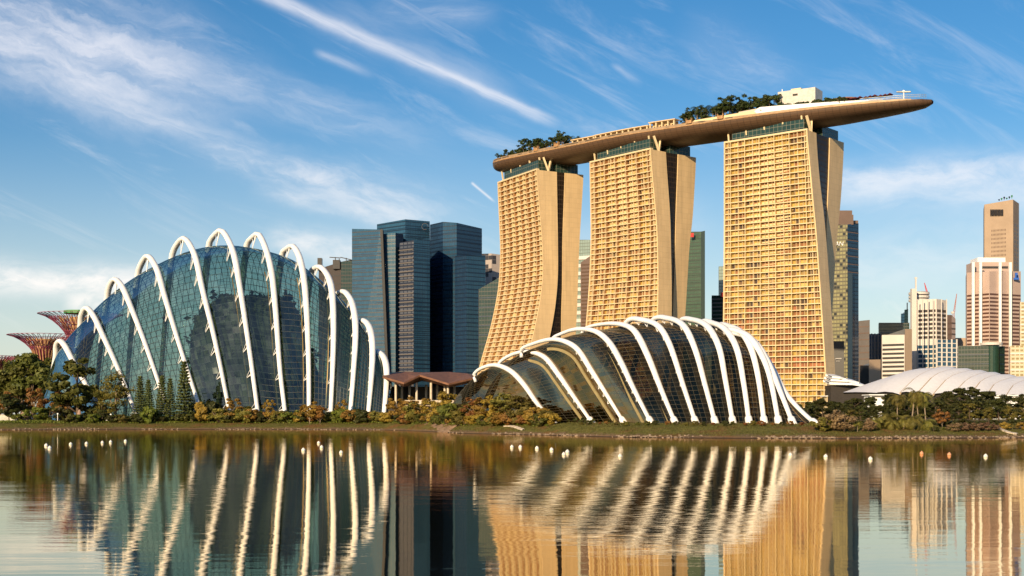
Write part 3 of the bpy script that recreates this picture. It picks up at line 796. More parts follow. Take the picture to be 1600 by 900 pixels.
def notes_left(i, k, rg): return 3 if rg.random() < .82 else 1
def notes_mid(i, k, rg):
    if i < 11: return 5 if rg.random() < .55 else 3
    return rg.choice((1, 1, 3, 3, 2))
def notes_right(i, k, rg):
    if i < 8: return 1
    if i < 20: return rg.choice((5, 3, 3, 3)) if rg.random() < .75 else 1
    return rg.choice((1, 1, 1, 2, 1, 1, 3)) if rg.random() < .94 else 4
M['shaded_side'] = pmat('shaded_orange_fin_side', (.36, .19, .075), .6)  # shade of the recess painted into the orange fin sides
WM = [M['concrete_pale'], M['pane_gold'], M['pane_pale'], M['pane_shaded_orange'], M['pane_dark'], M['pane_red'], pmat('brown_glass', (.17, .10, .045), .2, var=.4), pmat('bronze_gold_glass', (.27, .175, .055), .16, var=.4, spec=.7)]
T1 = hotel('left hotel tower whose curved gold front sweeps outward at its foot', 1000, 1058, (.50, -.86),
    [(190, 777, 838, 870, 883, 912), (135, 782, 848, 872, 879, 905), (106, 779, 849, 872, 879, 903), (77, 767.5, 839, 865, 877, 901), (65, 761, 833.5, 859, 877.5, 898.6), (47, 750, 823, 852, 877, 898), (25, 740, 811, 842, 876, 897), (3, 731, 800, 832, 876, 897)], 10.6, WM, 3, notes_left, 'shaded_side')
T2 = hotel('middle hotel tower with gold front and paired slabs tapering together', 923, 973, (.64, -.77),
    [(190, 921, 1016, 1040, 1060, 1088), (142, 923, 1026, 1048, 1056, 1082), (130, 923, 1027.8, 1048, 1055.7, 1077.5), (98, 920, 1029, 1049.7, 1053.5, 1073.7), (76, 916, 1028, 1049.5, 1051, 1070.5), (40, 910, 1027, 1049, 1051, 1066), (3, 903, 1026, 1048, 1051, 1062)], 11.0, WM, 5, notes_mid, 'shaded_side')
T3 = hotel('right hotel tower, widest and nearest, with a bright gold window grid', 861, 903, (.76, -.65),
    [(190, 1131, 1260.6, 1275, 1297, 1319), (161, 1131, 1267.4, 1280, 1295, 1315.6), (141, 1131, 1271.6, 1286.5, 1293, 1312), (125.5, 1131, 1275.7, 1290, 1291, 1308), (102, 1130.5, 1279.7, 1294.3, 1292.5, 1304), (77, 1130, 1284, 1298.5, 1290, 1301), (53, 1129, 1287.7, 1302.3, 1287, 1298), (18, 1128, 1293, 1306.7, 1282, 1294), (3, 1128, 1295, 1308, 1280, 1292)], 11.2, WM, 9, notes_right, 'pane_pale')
mb = MB()
A, B, C, D, E = T1[1][14]; up = Vector((0, 0, 1)); o = T1[2] * -1.5
for (za, zb, sa, sb) in ((62, 66, 0, 0), (40, 43, 0, 0)):
    pa = interp(za, [Z0 + PITCH * i for i in range(51)], list(range(51))); i = int(pa); C, D = T1[1][i][2], T1[1][i][3]
    mb.beam(C + o, D + o, 1.6)
i1, i2 = 9, 16
mb.beam(T1[1][i2][2] + o, T1[1][i1][3] + o, 1.8)
mb.build('brace', M['rust'], T1[0])

# ------------------------------------------------------------------ the boat-shaped sky deck over the towers
PATH = [Vector((-12, 1074, 0)), Vector((0, 1058, 0)), Vector((20.6, 1037, 0)), Vector((56, 997, 0)), Vector((91, 960, 0)), Vector((134, 927, 0)), Vector((177.5, 896, 0)), Vector((222, 868, 0)), Vector((266, 842, 0))]
NS = 90
path = catmull(PATH, NS)
WT = [0, .012, .035, .08, .16, .35, .60, .74, .84, .91, .96, .985, 1.0]
WW = [2.0, 7.5, 12.5, 16, 18.4, 19.5, 19.5, 18.8, 17.0, 14.0, 10.5, 7.4, 2.4]
def deck_frame(t):
    f = max(0, min(.99999, t)) * (NS - 1); i = int(f); p = lerp(path[i], path[i + 1], f - i)
    d = (path[min(i + 2, NS - 1)] - path[max(i - 1, 0)]).normalized(); n = Vector((d.y, -d.x, 0))
    if n.y > 0: n = -n
    return p, d, n                                    # n points to the near side
def deck_w(t): return interp(t, WT, WW)
def deck_z(t): return lerp(208.0, 205.6, min(1, t * 3)) - .9
def deck_pt(t, v, h=0.0):
    """v: metres towards the near side from the deck's middle"""
    p, d, n = deck_frame(t); q = p + n * v; return Vector((q.x, q.y, deck_z(t) + h))
def TP(px, v=0.0):
    lo, hi = 0.0, 1.0
    for _ in range(30):
        m_ = (lo + hi) / 2; q = deck_pt(m_, v)
        if 800 + F * q.x / q.y < px: lo = m_
        else: hi = m_
    return lo
root = thing('sky_deck', deck_pt(.5, 0, -8), 'long boat shaped deck with bronze hull lying across the three tower tops', 'roof deck')
deck_root = root
mb = MB(); rows = []
TS = sorted(set([i / 80 for i in range(81)] + [.006, .018, .03, .985, .993, 1.0]))
for t in TS:
    w = deck_w(t); hd = 9.0 * min(1, (w / 17.0)) ** .55 * (1.0 if t < .75 else lerp(1.0, .72, (t - .75) / .25))
    row = []
    for j in range(21):
        th = math.pi * j / 20; v = math.cos(th); s = math.sin(th)
        row.append(deck_pt(t, w * (abs(v) ** .85) * (1 if v > 0 else -1), -hd * s ** .8))
    rows.append(row)
mb.grid(rows, uvs=(4.3, 1.75)); mb.face(rows[0]); mb.build('hull', M['hull'], root, smooth=True)
mb = MB(); mb.grid([[deck_pt(t, deck_w(t) * v, .02) for v in (1, .5, 0, -.5, -1)] for t in TS]); mb.build('deck_floor', M['deck'], root)
def rim(name, t0, t1, h0, h1, th, mat_, inset=0.0, side=1, n=70, lean=0.0):
    mb = MB(); rows = []
    for i in range(n + 1):
        t = lerp(t0, t1, i / n); w = (deck_w(t) - inset) * side
        hh = interp(i / n, [0, .05, .95, 1], [h0 * .4, h0, h1, h1 * .4]) if True else h0
        rows.append([deck_pt(t, w, -.25), deck_pt(t, w - lean * side, hh), deck_pt(t, w - (lean + th) * side, hh), deck_pt(t, w - th * side, -.25)])
    mb.grid(rows, closed=True); mb.face(rows[0]); mb.face(rows[-1]); return mb.build(name, mat_, root)
rim('parapet', .005, .62, 1.7, 1.4, .5, M['rim'], -.05)
rim('parapet', .62, .97, 1.2, .8, .4, M['rim'], -.05)
rim('terrace_wall', TP(1080, 19), .70, 2.6, 3.4, .5, M['concrete_pale'], .5, 1, 40, .3)
rim('terrace_wall', TP(1150, 19), .71, 4.4, 5.0, .5, M['deck'], 2.2, 1, 40, .3)
rim('parapet', .005, .985, 1.4, .8, .5, M['rim'], -.02, -1)
rim('pool_wall', .69, .93, 5.6, 2.0, .6, M['white'], .9, 1, 50, 1.6)
rim('hull_band', .004, .99, -.9, -.6, .25, M['ochre'], -.22)
mb = MB()
for i in range(40):
    t = lerp(.90, .992, i / 39); p = deck_pt(t, deck_w(t) - .4, .6); mb.beam(p, p + Vector((0, 0, 2.6)), .16)
for hh in (1.9, 3.1):
    mb.tube([deck_pt(lerp(.885, .992, i / 30), deck_w(lerp(.885, .992, i / 30)) - .4, hh) for i in range(31)], .10, 4)
mb.build('railing', M['steel'], root)
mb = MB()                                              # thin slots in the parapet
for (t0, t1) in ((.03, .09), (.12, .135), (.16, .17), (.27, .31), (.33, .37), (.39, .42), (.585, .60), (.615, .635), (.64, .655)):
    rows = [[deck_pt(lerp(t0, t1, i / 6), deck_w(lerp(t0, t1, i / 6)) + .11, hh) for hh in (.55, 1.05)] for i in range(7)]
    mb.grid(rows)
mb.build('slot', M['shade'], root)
# things that stand on the deck; TP: how far along the deck its middle line shows in the photo's column px
def deck_building(name, label, cat, t, v, lx, ly, h, mat_, parts=None, group=None):
    p, d, n = deck_frame(t); rz = math.atan2(d.y, d.x); o = deck_pt(t, v, .05)
    r = thing(name, o, label, cat, group)
    mb = MB(); mb.box(o, lx, ly, h, rz); mb.build('wall', mat_, r)
    if parts: parts(r, o, rz, d, n)
    return r
def white_box_parts(r, o, rz, d, n):
    mb = MB(); mb.box(o + Vector((0, 0, 17.5)) - d * 2, 7, 5, 2.0, rz); mb.build('roof_plant', M['concrete_pale'], r)
    mb = MB(); mb.box(o + Vector((0, 0, 13.5)) + n * 7.05 - d * .8, 3.4, .2, 1.3, rz); mb.build('vent', M['shade'], r)
    mb = MB(); mb.beam(o + Vector((0, 0, 17.3)) - d * 11.5 + n * 3, o + Vector((0, 0, 20)) - d * 11.5 + n * 3, .5); mb.build('mast', M['white'], r)
deck_building('plant_room', 'plain white box building on top of the roof deck', 'plant room', TP(1246), -5, 26, 14, 17.5, pmat('box_white', (.60, .56, .52), .6), white_box_parts)
def pavilion(label, t0, t1, v, h, nb):
    o = deck_pt((t0 + t1) / 2, v); r = thing('deck_pavilion', o, label, 'pavilion')
    def P3(t, vv, hh): return deck_pt(t, v + vv, hh)
    mb = MB(); rows = [[P3(lerp(t0, t1, i / 10), -4.5, hh) for hh in (0, h)] for i in range(11)]; mb.grid(rows)
    rows = [[P3(lerp(t0, t1, i / 10), -1.6, hh) for hh in (0, h)] for i in range(11)]; mb.grid(rows); mb.build('wall', M['concrete'], r)
    mb = MB(); rows = []
    for i in range(21):
        t = lerp(t0 - .003, t1 + .003, i / 20); rows.append([P3(t, 2.6, h), P3(t, -5, h + .3), P3(t, -5, h + .9), P3(t, 2.6, h + .6)])
    mb.grid(rows, closed=True); mb.face(rows[0]); mb.face(rows[-1]); mb.build('roof', M['concrete'], r)
    for i in range(nb + 1):
        mb = MB(); p = P3(lerp(t0, t1, i / nb), 1.6, 0); mb.box(p, .9, .9, h + .1, .7); mb.build('column', M['concrete_pale'], r)
    for i in range(nb):
        mb = MB(); a, b2 = lerp(t0, t1, (i + .22) / nb), lerp(t0, t1, (i + .80) / nb)
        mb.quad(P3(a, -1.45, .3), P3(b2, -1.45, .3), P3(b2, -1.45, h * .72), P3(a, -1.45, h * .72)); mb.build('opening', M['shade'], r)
pavilion('long low terrace pavilion beside the left tree clump on the deck', TP(897, 10), TP(930, 10), 10, 5.0, 4)
pavilion('stretched terrace pavilion in the middle of the deck over the middle tower', TP(933, 10), TP(1013, 10), 10, 5.2, 9)
pavilion('raised terrace pavilion just left of the palm clump on the deck', TP(1018, 8), TP(1055, 8), 8, 7.4, 4)
def kiosk(label, t, v):
    o = deck_pt(t, v, .6); r = thing('lookout_box', o, label, 'lookout')
    p, d, n = deck_frame(t); rz = math.atan2(d.y, d.x)
    mb = MB(); mb.box(o, 4.2, 2.4, 2.2, rz); mb.build('wall', M['ochre'], r)
    for s in (-1, 1):
        mb = MB(); mb.box(o + d * 2.0 * s + Vector((0, 0, 2.2)), .4, 2.2, 1.4, rz); mb.build('post', M['ochre'], r)
kiosk('ochre lookout box on the parapet left of the palm clump', TP(1077, 19.4), 19.4)
kiosk('ochre lookout box on the parapet below the palm clump', TP(1126, 19.4), 19.4)
kiosk('ochre lookout box on the parapet below the left tree clump', TP(838, 18), 18)
kiosk('ochre lookout box on the parapet at the foot of the long pavilion', TP(870, 18.6), 18.6)
# bar roof, parasols, sign mast at the far cantilever
o = deck_pt(TP(1315, 2), 2); r = thing('deck_bar', o, 'flat brown roofed bar on the cantilevered end of the deck', 'bar')
mb = MB(); rows = []
for i in range(17):
    t = lerp(TP(1287, 2), TP(1345, 2), i / 16); s = math.sin(math.pi * i / 16) ** .5
    rows.append([deck_pt(t, 2 + 6 * s, 5.6 + s), deck_pt(t, 2 - 6 * s, 6.0 + s), deck_pt(t, 2 - 6 * s, 6.4 + s), deck_pt(t, 2 + 6 * s, 6.2 + s)])
mb.grid(rows, closed=True); mb.build('roof', M['rust'], r)
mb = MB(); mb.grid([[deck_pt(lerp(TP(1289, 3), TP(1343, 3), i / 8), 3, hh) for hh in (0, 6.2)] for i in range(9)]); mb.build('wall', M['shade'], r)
mb = MB(); p_, d_, n_ = deck_frame(TP(1412)); o = deck_pt(TP(1412), 0)
r = thing('wind_mast', o, 'slim white mast with crossed dish arms near the deck tip', 'mast')
mb.beam(o, o + Vector((0, 0, 8.5)), .45); mb.build('pole', M['white'], r)
for s in (-1, 1):
    mb = MB(); mb.tube([o + Vector((0, 0, 7.6 + .5 * s)) - d_ * 4.5 * s, o + Vector((0, 0, 7.6)), o + Vector((0, 0, 7.6 - .2 * s)) + d_ * 3.2 * s], [.5, .7, .35], 6); mb.build('arm', M['steel'], r)
mb = MB(); mb.tube([o + Vector((0, 0, 7.0)), o + Vector((0, 0, 7.8)), o + Vector((0, 0, 8.6))], [.6, 1.2, .5], 8); mb.build('hub', M['white'], r)
first = None
for i in range(15):
    t = lerp(TP(1285, 9), TP(1392, 6), i / 14); v = deck_w(t) * .52 + (i % 3)
    o = deck_pt(t, v, .0)
    if first is None:
        first = thing('parasol', o, 'maroon parasol in the row along the deck rail', 'parasol', 'maroon parasols on the deck')
        mb = MB(); mb.beam(o, o + Vector((0, 0, 5.2)), .18); mb.build('pole', M['steel'], first)
        mb = MB(); top = o + Vector((0, 0, 6.0))
        for q in range(8):
            a, b2 = 2 * math.pi * q / 8, 2 * math.pi * (q + 1) / 8
            mb.face([top, o + Vector((2.3 * math.cos(a), 2.3 * math.sin(a), 4.6)), o + Vector((2.3 * math.cos(b2), 2.3 * math.sin(b2), 4.6))])
        mb.build('canopy', M['maroon'], first)
    else:
        c = first.copy(); COL.objects.link(c); c.location = o
        for ch in list(first.children):
            k = ch.copy(); COL.objects.link(k); k.parent = c

# ------------------------------------------------------------------ city towers
def building(name, label, cat, corners, depth, mats, floors=None, bottom=None, group=None, piers=None, roofmat=None, base=None, facade_mats=None):
    """corners: visible wall corners left to right as (px, D, py_top[, px_bottom]); floors: dict(pitch, h, mat, proud, top, low, faces)"""
    zb = 2.0
    top = [Vector((PX(c[0], c[1]), c[1], ZZ(c[2], c[1]))) for c in corners]
    bot = [Vector((PX(c[3] if len(c) > 3 else c[0], c[1]), c[1], zb)) for c in corners]
    k = len(corners)
    loc = sum(bot, Vector()) / k
    r = thing(name, loc, label, cat, group)
    def behind(p): return Vector((p.x * (1 + depth * .92 / p.y), p.y + depth, p.z))      # the rear narrows away so that the flanks stay edge on
    tt = top + [behind(top[-1]), behind(top[0])]; bb = bot + [behind(bot[-1]), behind(bot[0])]
    mb = MB(); u = 0.0
    for i in range(len(tt)):
        j = (i + 1) % len(tt); w = (bb[j] - bb[i]).length
        mb.quad(bb[i], bb[j], tt[j], tt[i], min(i, len(mats) - 1), [(u, 0), (u + w, 0), (u + w, tt[j].z - zb), (u, tt[i].z - zb)]); u += w
    mb.build('wall', mats, r)
    mb = MB(); mb.face([t + Vector((0, 0, -.02)) for t in tt]); mb.build('roof', roofmat or M['steel'], r)
    if floors:
        fl = floors if isinstance(floors, list) else [floors]
        for f in fl:
            z1 = min(t.z for t in top) - f.get('top', 0); z0 = f.get('low', zb + 4)
            faces = f.get('faces', list(range(k - 1))); n = int((z1 - z0) / f['pitch'])
            for q in range(n):
                z = z1 - (q + 1) * f['pitch']
                mb = MB()
                for i in faces:
                    def at(c, zz):
                        t = (zz - zb) / (top[c].z - zb); return lerp(bot[c], top[c], t)
                    for (ha, hb) in ((z, z + f['h']),):
                        a, b2 = at(i, ha), at(i + 1, ha); c_, d_ = at(i + 1, hb), at(i, hb)
                        dd = (b2 - a).normalized(); nn = Vector((dd.y, -dd.x, 0)) * f.get('proud', .25)
                        ins = dd * f.get('inset', 0)
                        cols = f.get('cols')
                        if not cols:
                            p = [a + ins, b2 - ins, b2 - ins + nn, a + ins + nn]; q2 = [d_ + ins, c_ - ins, c_ - ins + nn, d_ + ins + nn]
                            mb.hexa([p[3], p[2], p[1], p[0], q2[3], q2[2], q2[1], q2[0]])
                        else:
                            for w in range(cols[i]):
                                s0, s1 = (w + f.get('gap', .25)) / cols[i], (w + 1 - f.get('gap', .25)) / cols[i]
                                aa, bb2, cc, dd2 = lerp(a + ins, b2 - ins, s0), lerp(a + ins, b2 - ins, s1), lerp(d_ + ins, c_ - ins, s1), lerp(d_ + ins, c_ - ins, s0)
                                mb.quad(aa + nn, bb2 + nn, cc + nn, dd2 + nn)
                if mb.f: mb.build(f.get('name', 'window_band'), f['mat'], r)
    if piers:
        for (px, D, pyt, w, mt) in piers:
            mb = MB(); x = PX(px, D); mb.box((x, D, zb), w, w, ZZ(pyt, D) - zb); mb.build('pier', mt, r)
    return r
def block(r, name, px0, px1, py0, py1, D, depth, mat_, rz=0):
    """a block on a building: py0 is its top row, py1 its bottom row"""
    mb = MB(); x0, x1 = PX(px0, D), PX(px1, D); mb.box(((x0 + x1) / 2, D + depth / 2, ZZ(py1, D)), x1 - x0, depth, ZZ(py0, D) - ZZ(py1, D), rz); return mb.build(name, mat_, r)

BG1 = facade('blue_curtain_wall', (.018, .066, .130), (.034, .108, .185), (.008, .024, .048), 3.4, 4.2, .18, 1.3, .12, .6, .4, .012)
BG2 = facade('teal_curtain_wall', (.022, .080, .135), (.042, .120, .185), (.010, .03, .055), 3.4, 4.2, .18, .9, .12, .6, .4, .012)
BG3 = facade('navy_curtain_wall', (.011, .032, .072), (.020, .054, .110), (.006, .015, .036), 3.0, 4.2, .25, 1.0, .12, .6, .4, .012)
BG4 = facade('slate_curtain_wall', (.016, .054, .106), (.028, .084, .150), (.008, .021, .044), 3.0, 4.2, .3, .9, .12, .6, .4, .012)
BG5 = facade('ribbed_balcony_wall', (.05, .065, .095), (.13, .13, .15), (.015, .022, .045), 5.2, 3.5, 1.1, 1.5, .3, .4, .5)
BG6 = facade('dark_green_wall', (.010, .026, .024), (.02, .05, .042), (.006, .014, .013), 3.0, 4.0, .3, .8, .15, .6, .4, .012)
BGG = facade('green_office_wall', (.045, .085, .055), (.075, .13, .075), (.03, .05, .034), 2.6, 3.8, .5, 1.2, .2, .5, .5, .012)
BGP = facade('pale_green_wall', (.20, .27, .24), (.30, .38, .34), (.12, .15, .13), 3, 4, .4, .8, .2)
PIX = facade('patterned_white_wall', (.42, .36, .33), (.42, .36, .33), (.36, .31, .29), 5.5, 5.0, .15, .2, .6, lit=((.04, .04, .05), .66))
GOLDW = facade('gold_office_wall', (.16, .155, .085), (.40, .36, .17), (.10, .09, .055), 3.2, 4.0, .5, 1.5, .2, .5, .5, lit=((.03, .03, .025), .86))
TAN = pmat('tan_granite', (.38, .28, .20), .7, var=.08, vscale=.05)
TAND = pmat('tan_window_recess', (.115, .07, .045), .35)
BRN = pmat('brown_granite', (.15, .10, .08), .6, var=.1, vscale=.05)
GREY = pmat('grey_tower_wall', (.13, .115, .11), .6, var=.1, vscale=.05)
CREAM = pmat('cream_cladding', (.64, .60, .56), .6, var=.05, vscale=.05)
PINKC = pmat('pink_cladding', (.48, .36, .31), .6, var=.06, vscale=.05)
REDB = pmat('reddish_window_band', (.10, .048, .036), .3)
DKB = pmat('dark_window_band', (.055, .048, .045), .25)
BLK = pmat('black_cladding', (.016, .016, .02), .4)
BLUEB = pmat('blue_window_band', (.03, .085, .15), .2)
YEL = facade('cream_window_grid', (.20, .16, .08), (.34, .27, .12), (.58, .50, .36), 4.0, 4.0, 1.2, 1.9, .3)
SPAN = pmat('spandrel_line', (.012, .030, .070), .35)

# the dark glass group left of the hotel
r = building('office_tower', 'dark brown towers group with rooftop gantries just left of the glass offices', 'office tower',
    [(498, 1500, 420), (533, 1490, 409), (552, 1490, 405)], 40, [pmat('charcoal_brown', (.028, .020, .022), .6), BG6], dict(pitch=9, h=1.2, mat=BLK, proud=.3, name='floor_edge'))
block(r, 'stack', 496, 502.5, 403, 422, 1492, 8, BLK); block(r, 'stack', 520, 531, 406, 420, 1488, 10, BLK)
mb = MB()
for a, b2 in (((515, 402), (532, 403)), ((532, 402), (549, 406)), ((530, 404), (530, 409)), ((524, 402), (524, 407)), ((541, 403), (541, 407))):
    mb.beam(P(*a, 1488), P(*b2, 1488), .9)
mb.build('gantry', BLK, r)
r = building('glass_tower', 'tall blue glass office with a slanting dark slot down its front', 'office tower',
    [(550, 1385, 357.5), (594, 1372, 358.5, 605.5)], 45, [BG1], dict(pitch=8.4, h=.7, mat=SPAN, proud=.3, name='floor_edge'))
mb = MB(); a, b2 = P(594, 358.3, 1371.5), P(605.5, 649, 1371.5); mb.hexa([b2, b2 + Vector((2.6, 0, 0)), b2 + Vector((2.6, 12, 0)), b2 + Vector((0, 12, 0)), a, a + Vector((2.6, 0, 0)), a + Vector((2.6, 12, 0)), a + Vector((0, 12, 0))]); mb.build('slot', BLK, r)
building('glass_tower', 'narrow teal glass office wing right of the slanting dark slot', 'office tower',
    [(597, 1380, 365.5), (618, 1376, 363.8), (630, 1392, 366)], 40, [BG2, BG3], dict(pitch=8.4, h=.6, mat=SPAN, proud=.3, name='floor_edge'))
r = building('glass_tower', 'blue glass tower with the highest slanted crown in the dark group', 'office tower',
    [(589, 1450, 350.4), (633.5, 1420, 342.6), (671.5, 1436, 345.8)], 45, [BG1, BG4], dict(pitch=8.4, h=.6, mat=SPAN, proud=.3, name='floor_edge'))
mb = MB(); a = P(664, 354, 1428); mb.tube([a + Vector((3.4 * math.cos(w), 0, 3.4 * math.sin(w))) for w in [i / 12 * 6.283 for i in range(11)]], .2, 4); mb.build('sign_ring', GREY, r)
r = building('apartment_tower', 'ribbed grey apartment tower with balconies before the slanted glass crown', 'apartment tower',
    [(624, 1352, 379.5), (646.5, 1340, 375), (671.8, 1352, 372)], 40, [BG5, BG4], [dict(pitch=4.4, h=1.1, mat=GREY, proud=.9, faces=[0], name='balcony', top=4), dict(pitch=4.4, h=.5, mat=SPAN, proud=.25, faces=[1], name='floor_edge')])
building('glass_tower', 'broad navy glass tower whose roofline slopes down to the right', 'office tower',
    [(672, 1420, 351), (692, 1400, 346.5), (713.5, 1392, 348), (753, 1420, 357)], 45, [BG3, BG4, BG3], dict(pitch=8.4, h=.6, mat=SPAN, proud=.3, name='floor_edge'))
building('glass_tower', 'flat topped navy glass block standing before the sloping navy tower', 'office tower',
    [(711, 1350, 400), (729, 1336, 400), (758.5, 1350, 399.2)], 40, [BG3, BG4], dict(pitch=8.4, h=.6, mat=SPAN, proud=.3, name='floor_edge'))
building('apartment_tower', 'pale tower chequered with small dark openings beside the left hotel tower', 'apartment tower',
    [(752, 1560, 396.5), (768, 1550, 396), (782, 1556, 398)], 30, [PIX], None, roofmat=CREAM)
building('glass_tower', 'low dark glass block with sloping top tucked behind the left hotel tower', 'office tower',
    [(748, 1300, 452), (790, 1290, 428)], 30, [BG6], dict(pitch=9, h=.8, mat=SPAN, proud=.3, name='floor_edge'))
# seen between the hotel towers
building('office_tower', 'pale glass topped tower with white and dark louvre floors between two hotel towers', 'office tower',
    [(896, 1620, 374.6), (922.5, 1610, 374.6)], 30, [BGP], dict(pitch=9.5, h=4.2, mat=CREAM, proud=1.2, top=14, name='louvre_floor'))
building('office_tower', 'brown tower with a slanted roof between left and middle hotel towers', 'office tower',
    [(907.5, 1560, 410), (928, 1550, 396)], 30, [BRN], dict(pitch=4.2, h=1.9, mat=TAND, proud=.1, inset=.8, name='window_row'))
r = building('office_tower', 'green glass tower with red corner sign right of the middle hotel tower', 'office tower',
    [(1058, 1480, 362.2), (1095.4, 1465, 361.8), (1101.5, 1472, 360.5)], 40, [BGG, pmat('pale_green_edge', (.16, .20, .11), .4)], dict(pitch=8.0, h=.9, mat=pmat('green_floor_edge', (.028, .05, .034), .4), proud=.25, faces=[0], name='floor_edge'))
block(r, 'sign', 1078, 1084, 364, 370.5, 1463, 1.0, M['red'])
building('glass_tower', 'slim pale glass tower peeking out left of the right hotel tower', 'office tower',
    [(1123, 1620, 416.2), (1138, 1615, 416)], 25, [BGP])
r = building('office_tower', 'low dark block with a red sign left of the right hotel tower', 'office tower',
    [(1112, 1540, 461.5), (1140, 1530, 461.5)], 30, [BG6], dict(pitch=4.5, h=1.6, mat=GREY, proud=.15, name='floor_edge'))
block(r, 'sign', 1126, 1134, 457, 464, 1528, 1.0, M['red'])
# right of the hotel
r = building('office_tower', 'gold and black glass tower with stepped brown crown beside the right hotel tower', 'office tower',
    [(1298, 1410, 351), (1324.2, 1400, 350.7), (1341.5, 1412, 349)], 38, [GOLDW, BG3], [dict(pitch=8.4, h=1.0, mat=BRN, proud=.2, faces=[1], name='floor_edge', low=150)])
block(r, 'crown', 1300, 1333.5, 335.5, 350.9, 1404, 34, BRN); block(r, 'crown', 1302, 1331.5, 328.8, 335.5, 1407, 28, BRN)
block(r, 'crown', 1333.5, 1341, 344.5, 349.1, 1413, 25, BRN)
block(r, 'side_wing', 1325, 1332, 427, 648, 1398, 10, BG2)
cu = bpy.data.curves.new('sign_text', 'FONT'); cu.body = 'ANZ'; cu.size = 6.2; cu.extrude = .15; cu.align_x = 'CENTER'; cu.shear = .15
tmp = bpy.data.objects.new('tmp', cu); COL.objects.link(tmp)
bpy.context.view_layer.update()
me = bpy.data.meshes.new_from_object(tmp.evaluated_get(bpy.context.evaluated_depsgraph_get())); bpy.data.objects.remove(tmp)
me.transform(Matrix.Translation(P(1314, 383.8, 1402.5) - world_loc(r)) @ Matrix.Rotation(R(90), 4, 'X'))
me.materials.clear(); me.materials.append(M['white'])
o = bpy.data.objects.new('sign', me); COL.objects.link(o); o.parent = r
r = building('dark_block', 'small black block with pale lettering at the foot of the gold black tower', 'building',
    [(1300, 1250, 533), (1319, 1246, 533)], 20, [BLK])
mb = MB()
for k in range(5): mb.box(P(1306.3 + k * 1.9, 561.2 - k * .1, 1247), .8, .3, .9)
for k in range(4): mb.box(P(1307 + k * 1.5, 564.6, 1247), .6, .3, .5)
mb.build('lettering', CREAM, r)
building('office_tower', 'grey brown slab tower with slanted top left of the black glass block', 'office tower',
    [(1341.8, 1650, 501.5), (1359, 1640, 499.8)], 30, [GREY], dict(pitch=8, h=1.2, mat=BRN, proud=.2, name='floor_edge'))
building('office_tower', 'low tan block with a dark left side behind the white shell roof', 'office tower',
    [(1344, 1345, 571), (1357.5, 1335, 571), (1358, 1330, 562), (1376, 1336, 561.7)], 25, [BLK, TAN, TAN], None)
building('office_tower', 'dark ribbed block squeezed left of the striped cream office', 'office tower',
    [(1358.5, 1560, 521.7), (1380, 1555, 521.7)], 25, [BG3], None, piers=[(1362 + 5 * k, 1554, 521, 1.2, GREY) for k in range(4)])
building('glass_tower', 'black glass block with flat top above the striped cream office', 'office tower',
    [(1373, 1640, 504.2), (1421, 1630, 504.2)], 30, [BG6], dict(pitch=12, h=.8, mat=SPAN, proud=.3, name='floor_edge'))
r = building('office_tower', 'distant slim twin spires peeping over the black glass block', 'office tower',
    [(1408, 1900, 490), (1413, 1895, 490), (1413.2, 1890, 484), (1419, 1895, 483)], 20, [BG4, BG6], None)
mb = MB(); mb.beam(P(1417.5, 485, 1893), P(1417.5, 473, 1893), 1.2); mb.build('mast', BLK, r)
building('office_tower', 'striped cream office block with dark window strips and a tan end column', 'office tower',
    [(1378, 1420, 523.4), (1413.5, 1405, 523), (1414, 1406, 514), (1425, 1410, 514)], 30, [CREAM, TAN, TAN], dict(pitch=4.6, h=2.3, mat=DKB, proud=.15, faces=[0], top=7, inset=.6))
# white and blue office with spire
r = building('office_tower', 'white office with round spired crown and blue glass lower floors', 'office tower',
    [(1424.5, 1500, 469.5), (1433, 1492, 469.5), (1433.2, 1490, 469), (1463, 1478, 467), (1480, 1492, 469.5)], 36, [CREAM, CREAM, CREAM, CREAM],
    [dict(pitch=4.9, h=2.9, mat=DKB, proud=.2, faces=[2, 3], top=9, low=ZZ(531, 1490), inset=.8), dict(pitch=5.2, h=3.6, mat=BLUEB, proud=.2, faces=[2], top=46 + 3, low=8, inset=.4)])
block(r, 'stair_column', 1424.7, 1432.5, 451, 655, 1489, 6, CREAM)
x, D = PX(1441, 1500), 1500
mb = MB()
for k in range(3):
    z = ZZ(470, D) + k * 3.9; mb.tube([Vector((x, D + 12, z)), Vector((x, D + 12, z + 2.6))], 11.5, 24)
mb.build('crown', CREAM, r)
mb = MB(); mb.tube([Vector((x, D + 12, ZZ(470, D))), Vector((x, D + 12, ZZ(455, D)))], 10.6, 24); mb.build('crown_window', DKB, r)
mb = MB(); mb.beam(P(1431, 452, 1500), P(1431, 433, 1500), 1.5); mb.beam(P(1428.5, 434.5, 1500), P(1433.5, 434.5, 1500), .9); mb.build('spire', CREAM, r)
for s in range(7):
    mb = MB(); p = [P(1434 + 8 * s if s < 4 else 1463 + (s - 4) * 8, 467.5, 1476 if s < 4 else 1478)]; mb.box((p[0].x, p[0].y, 2), .9, .9, p[0].z - 2); mb.build('pier', CREAM, r)
r = building('office_tower', 'blue glass lower wing with a white frame grid beside the spired white office', 'office tower',
    [(1463, 1440, 531), (1495, 1448, 531)], 30, [BLUEB], dict(pitch=5.0, h=1.0, mat=CREAM, proud=.3, top=-1.0, name='floor_edge'), piers=[(1463.5 + 7.8 * k, 1440 + 2 * k, 530, 1.5, CREAM) for k in range(5)])
building('office_tower', 'slim brown block with a construction crane behind the spired white office', 'office tower',
    [(1479, 1700, 492), (1487, 1690, 492), (1493, 1696, 498)], 25, [BRN, PINKC], dict(pitch=7, h=2, mat=TAND, proud=.15))
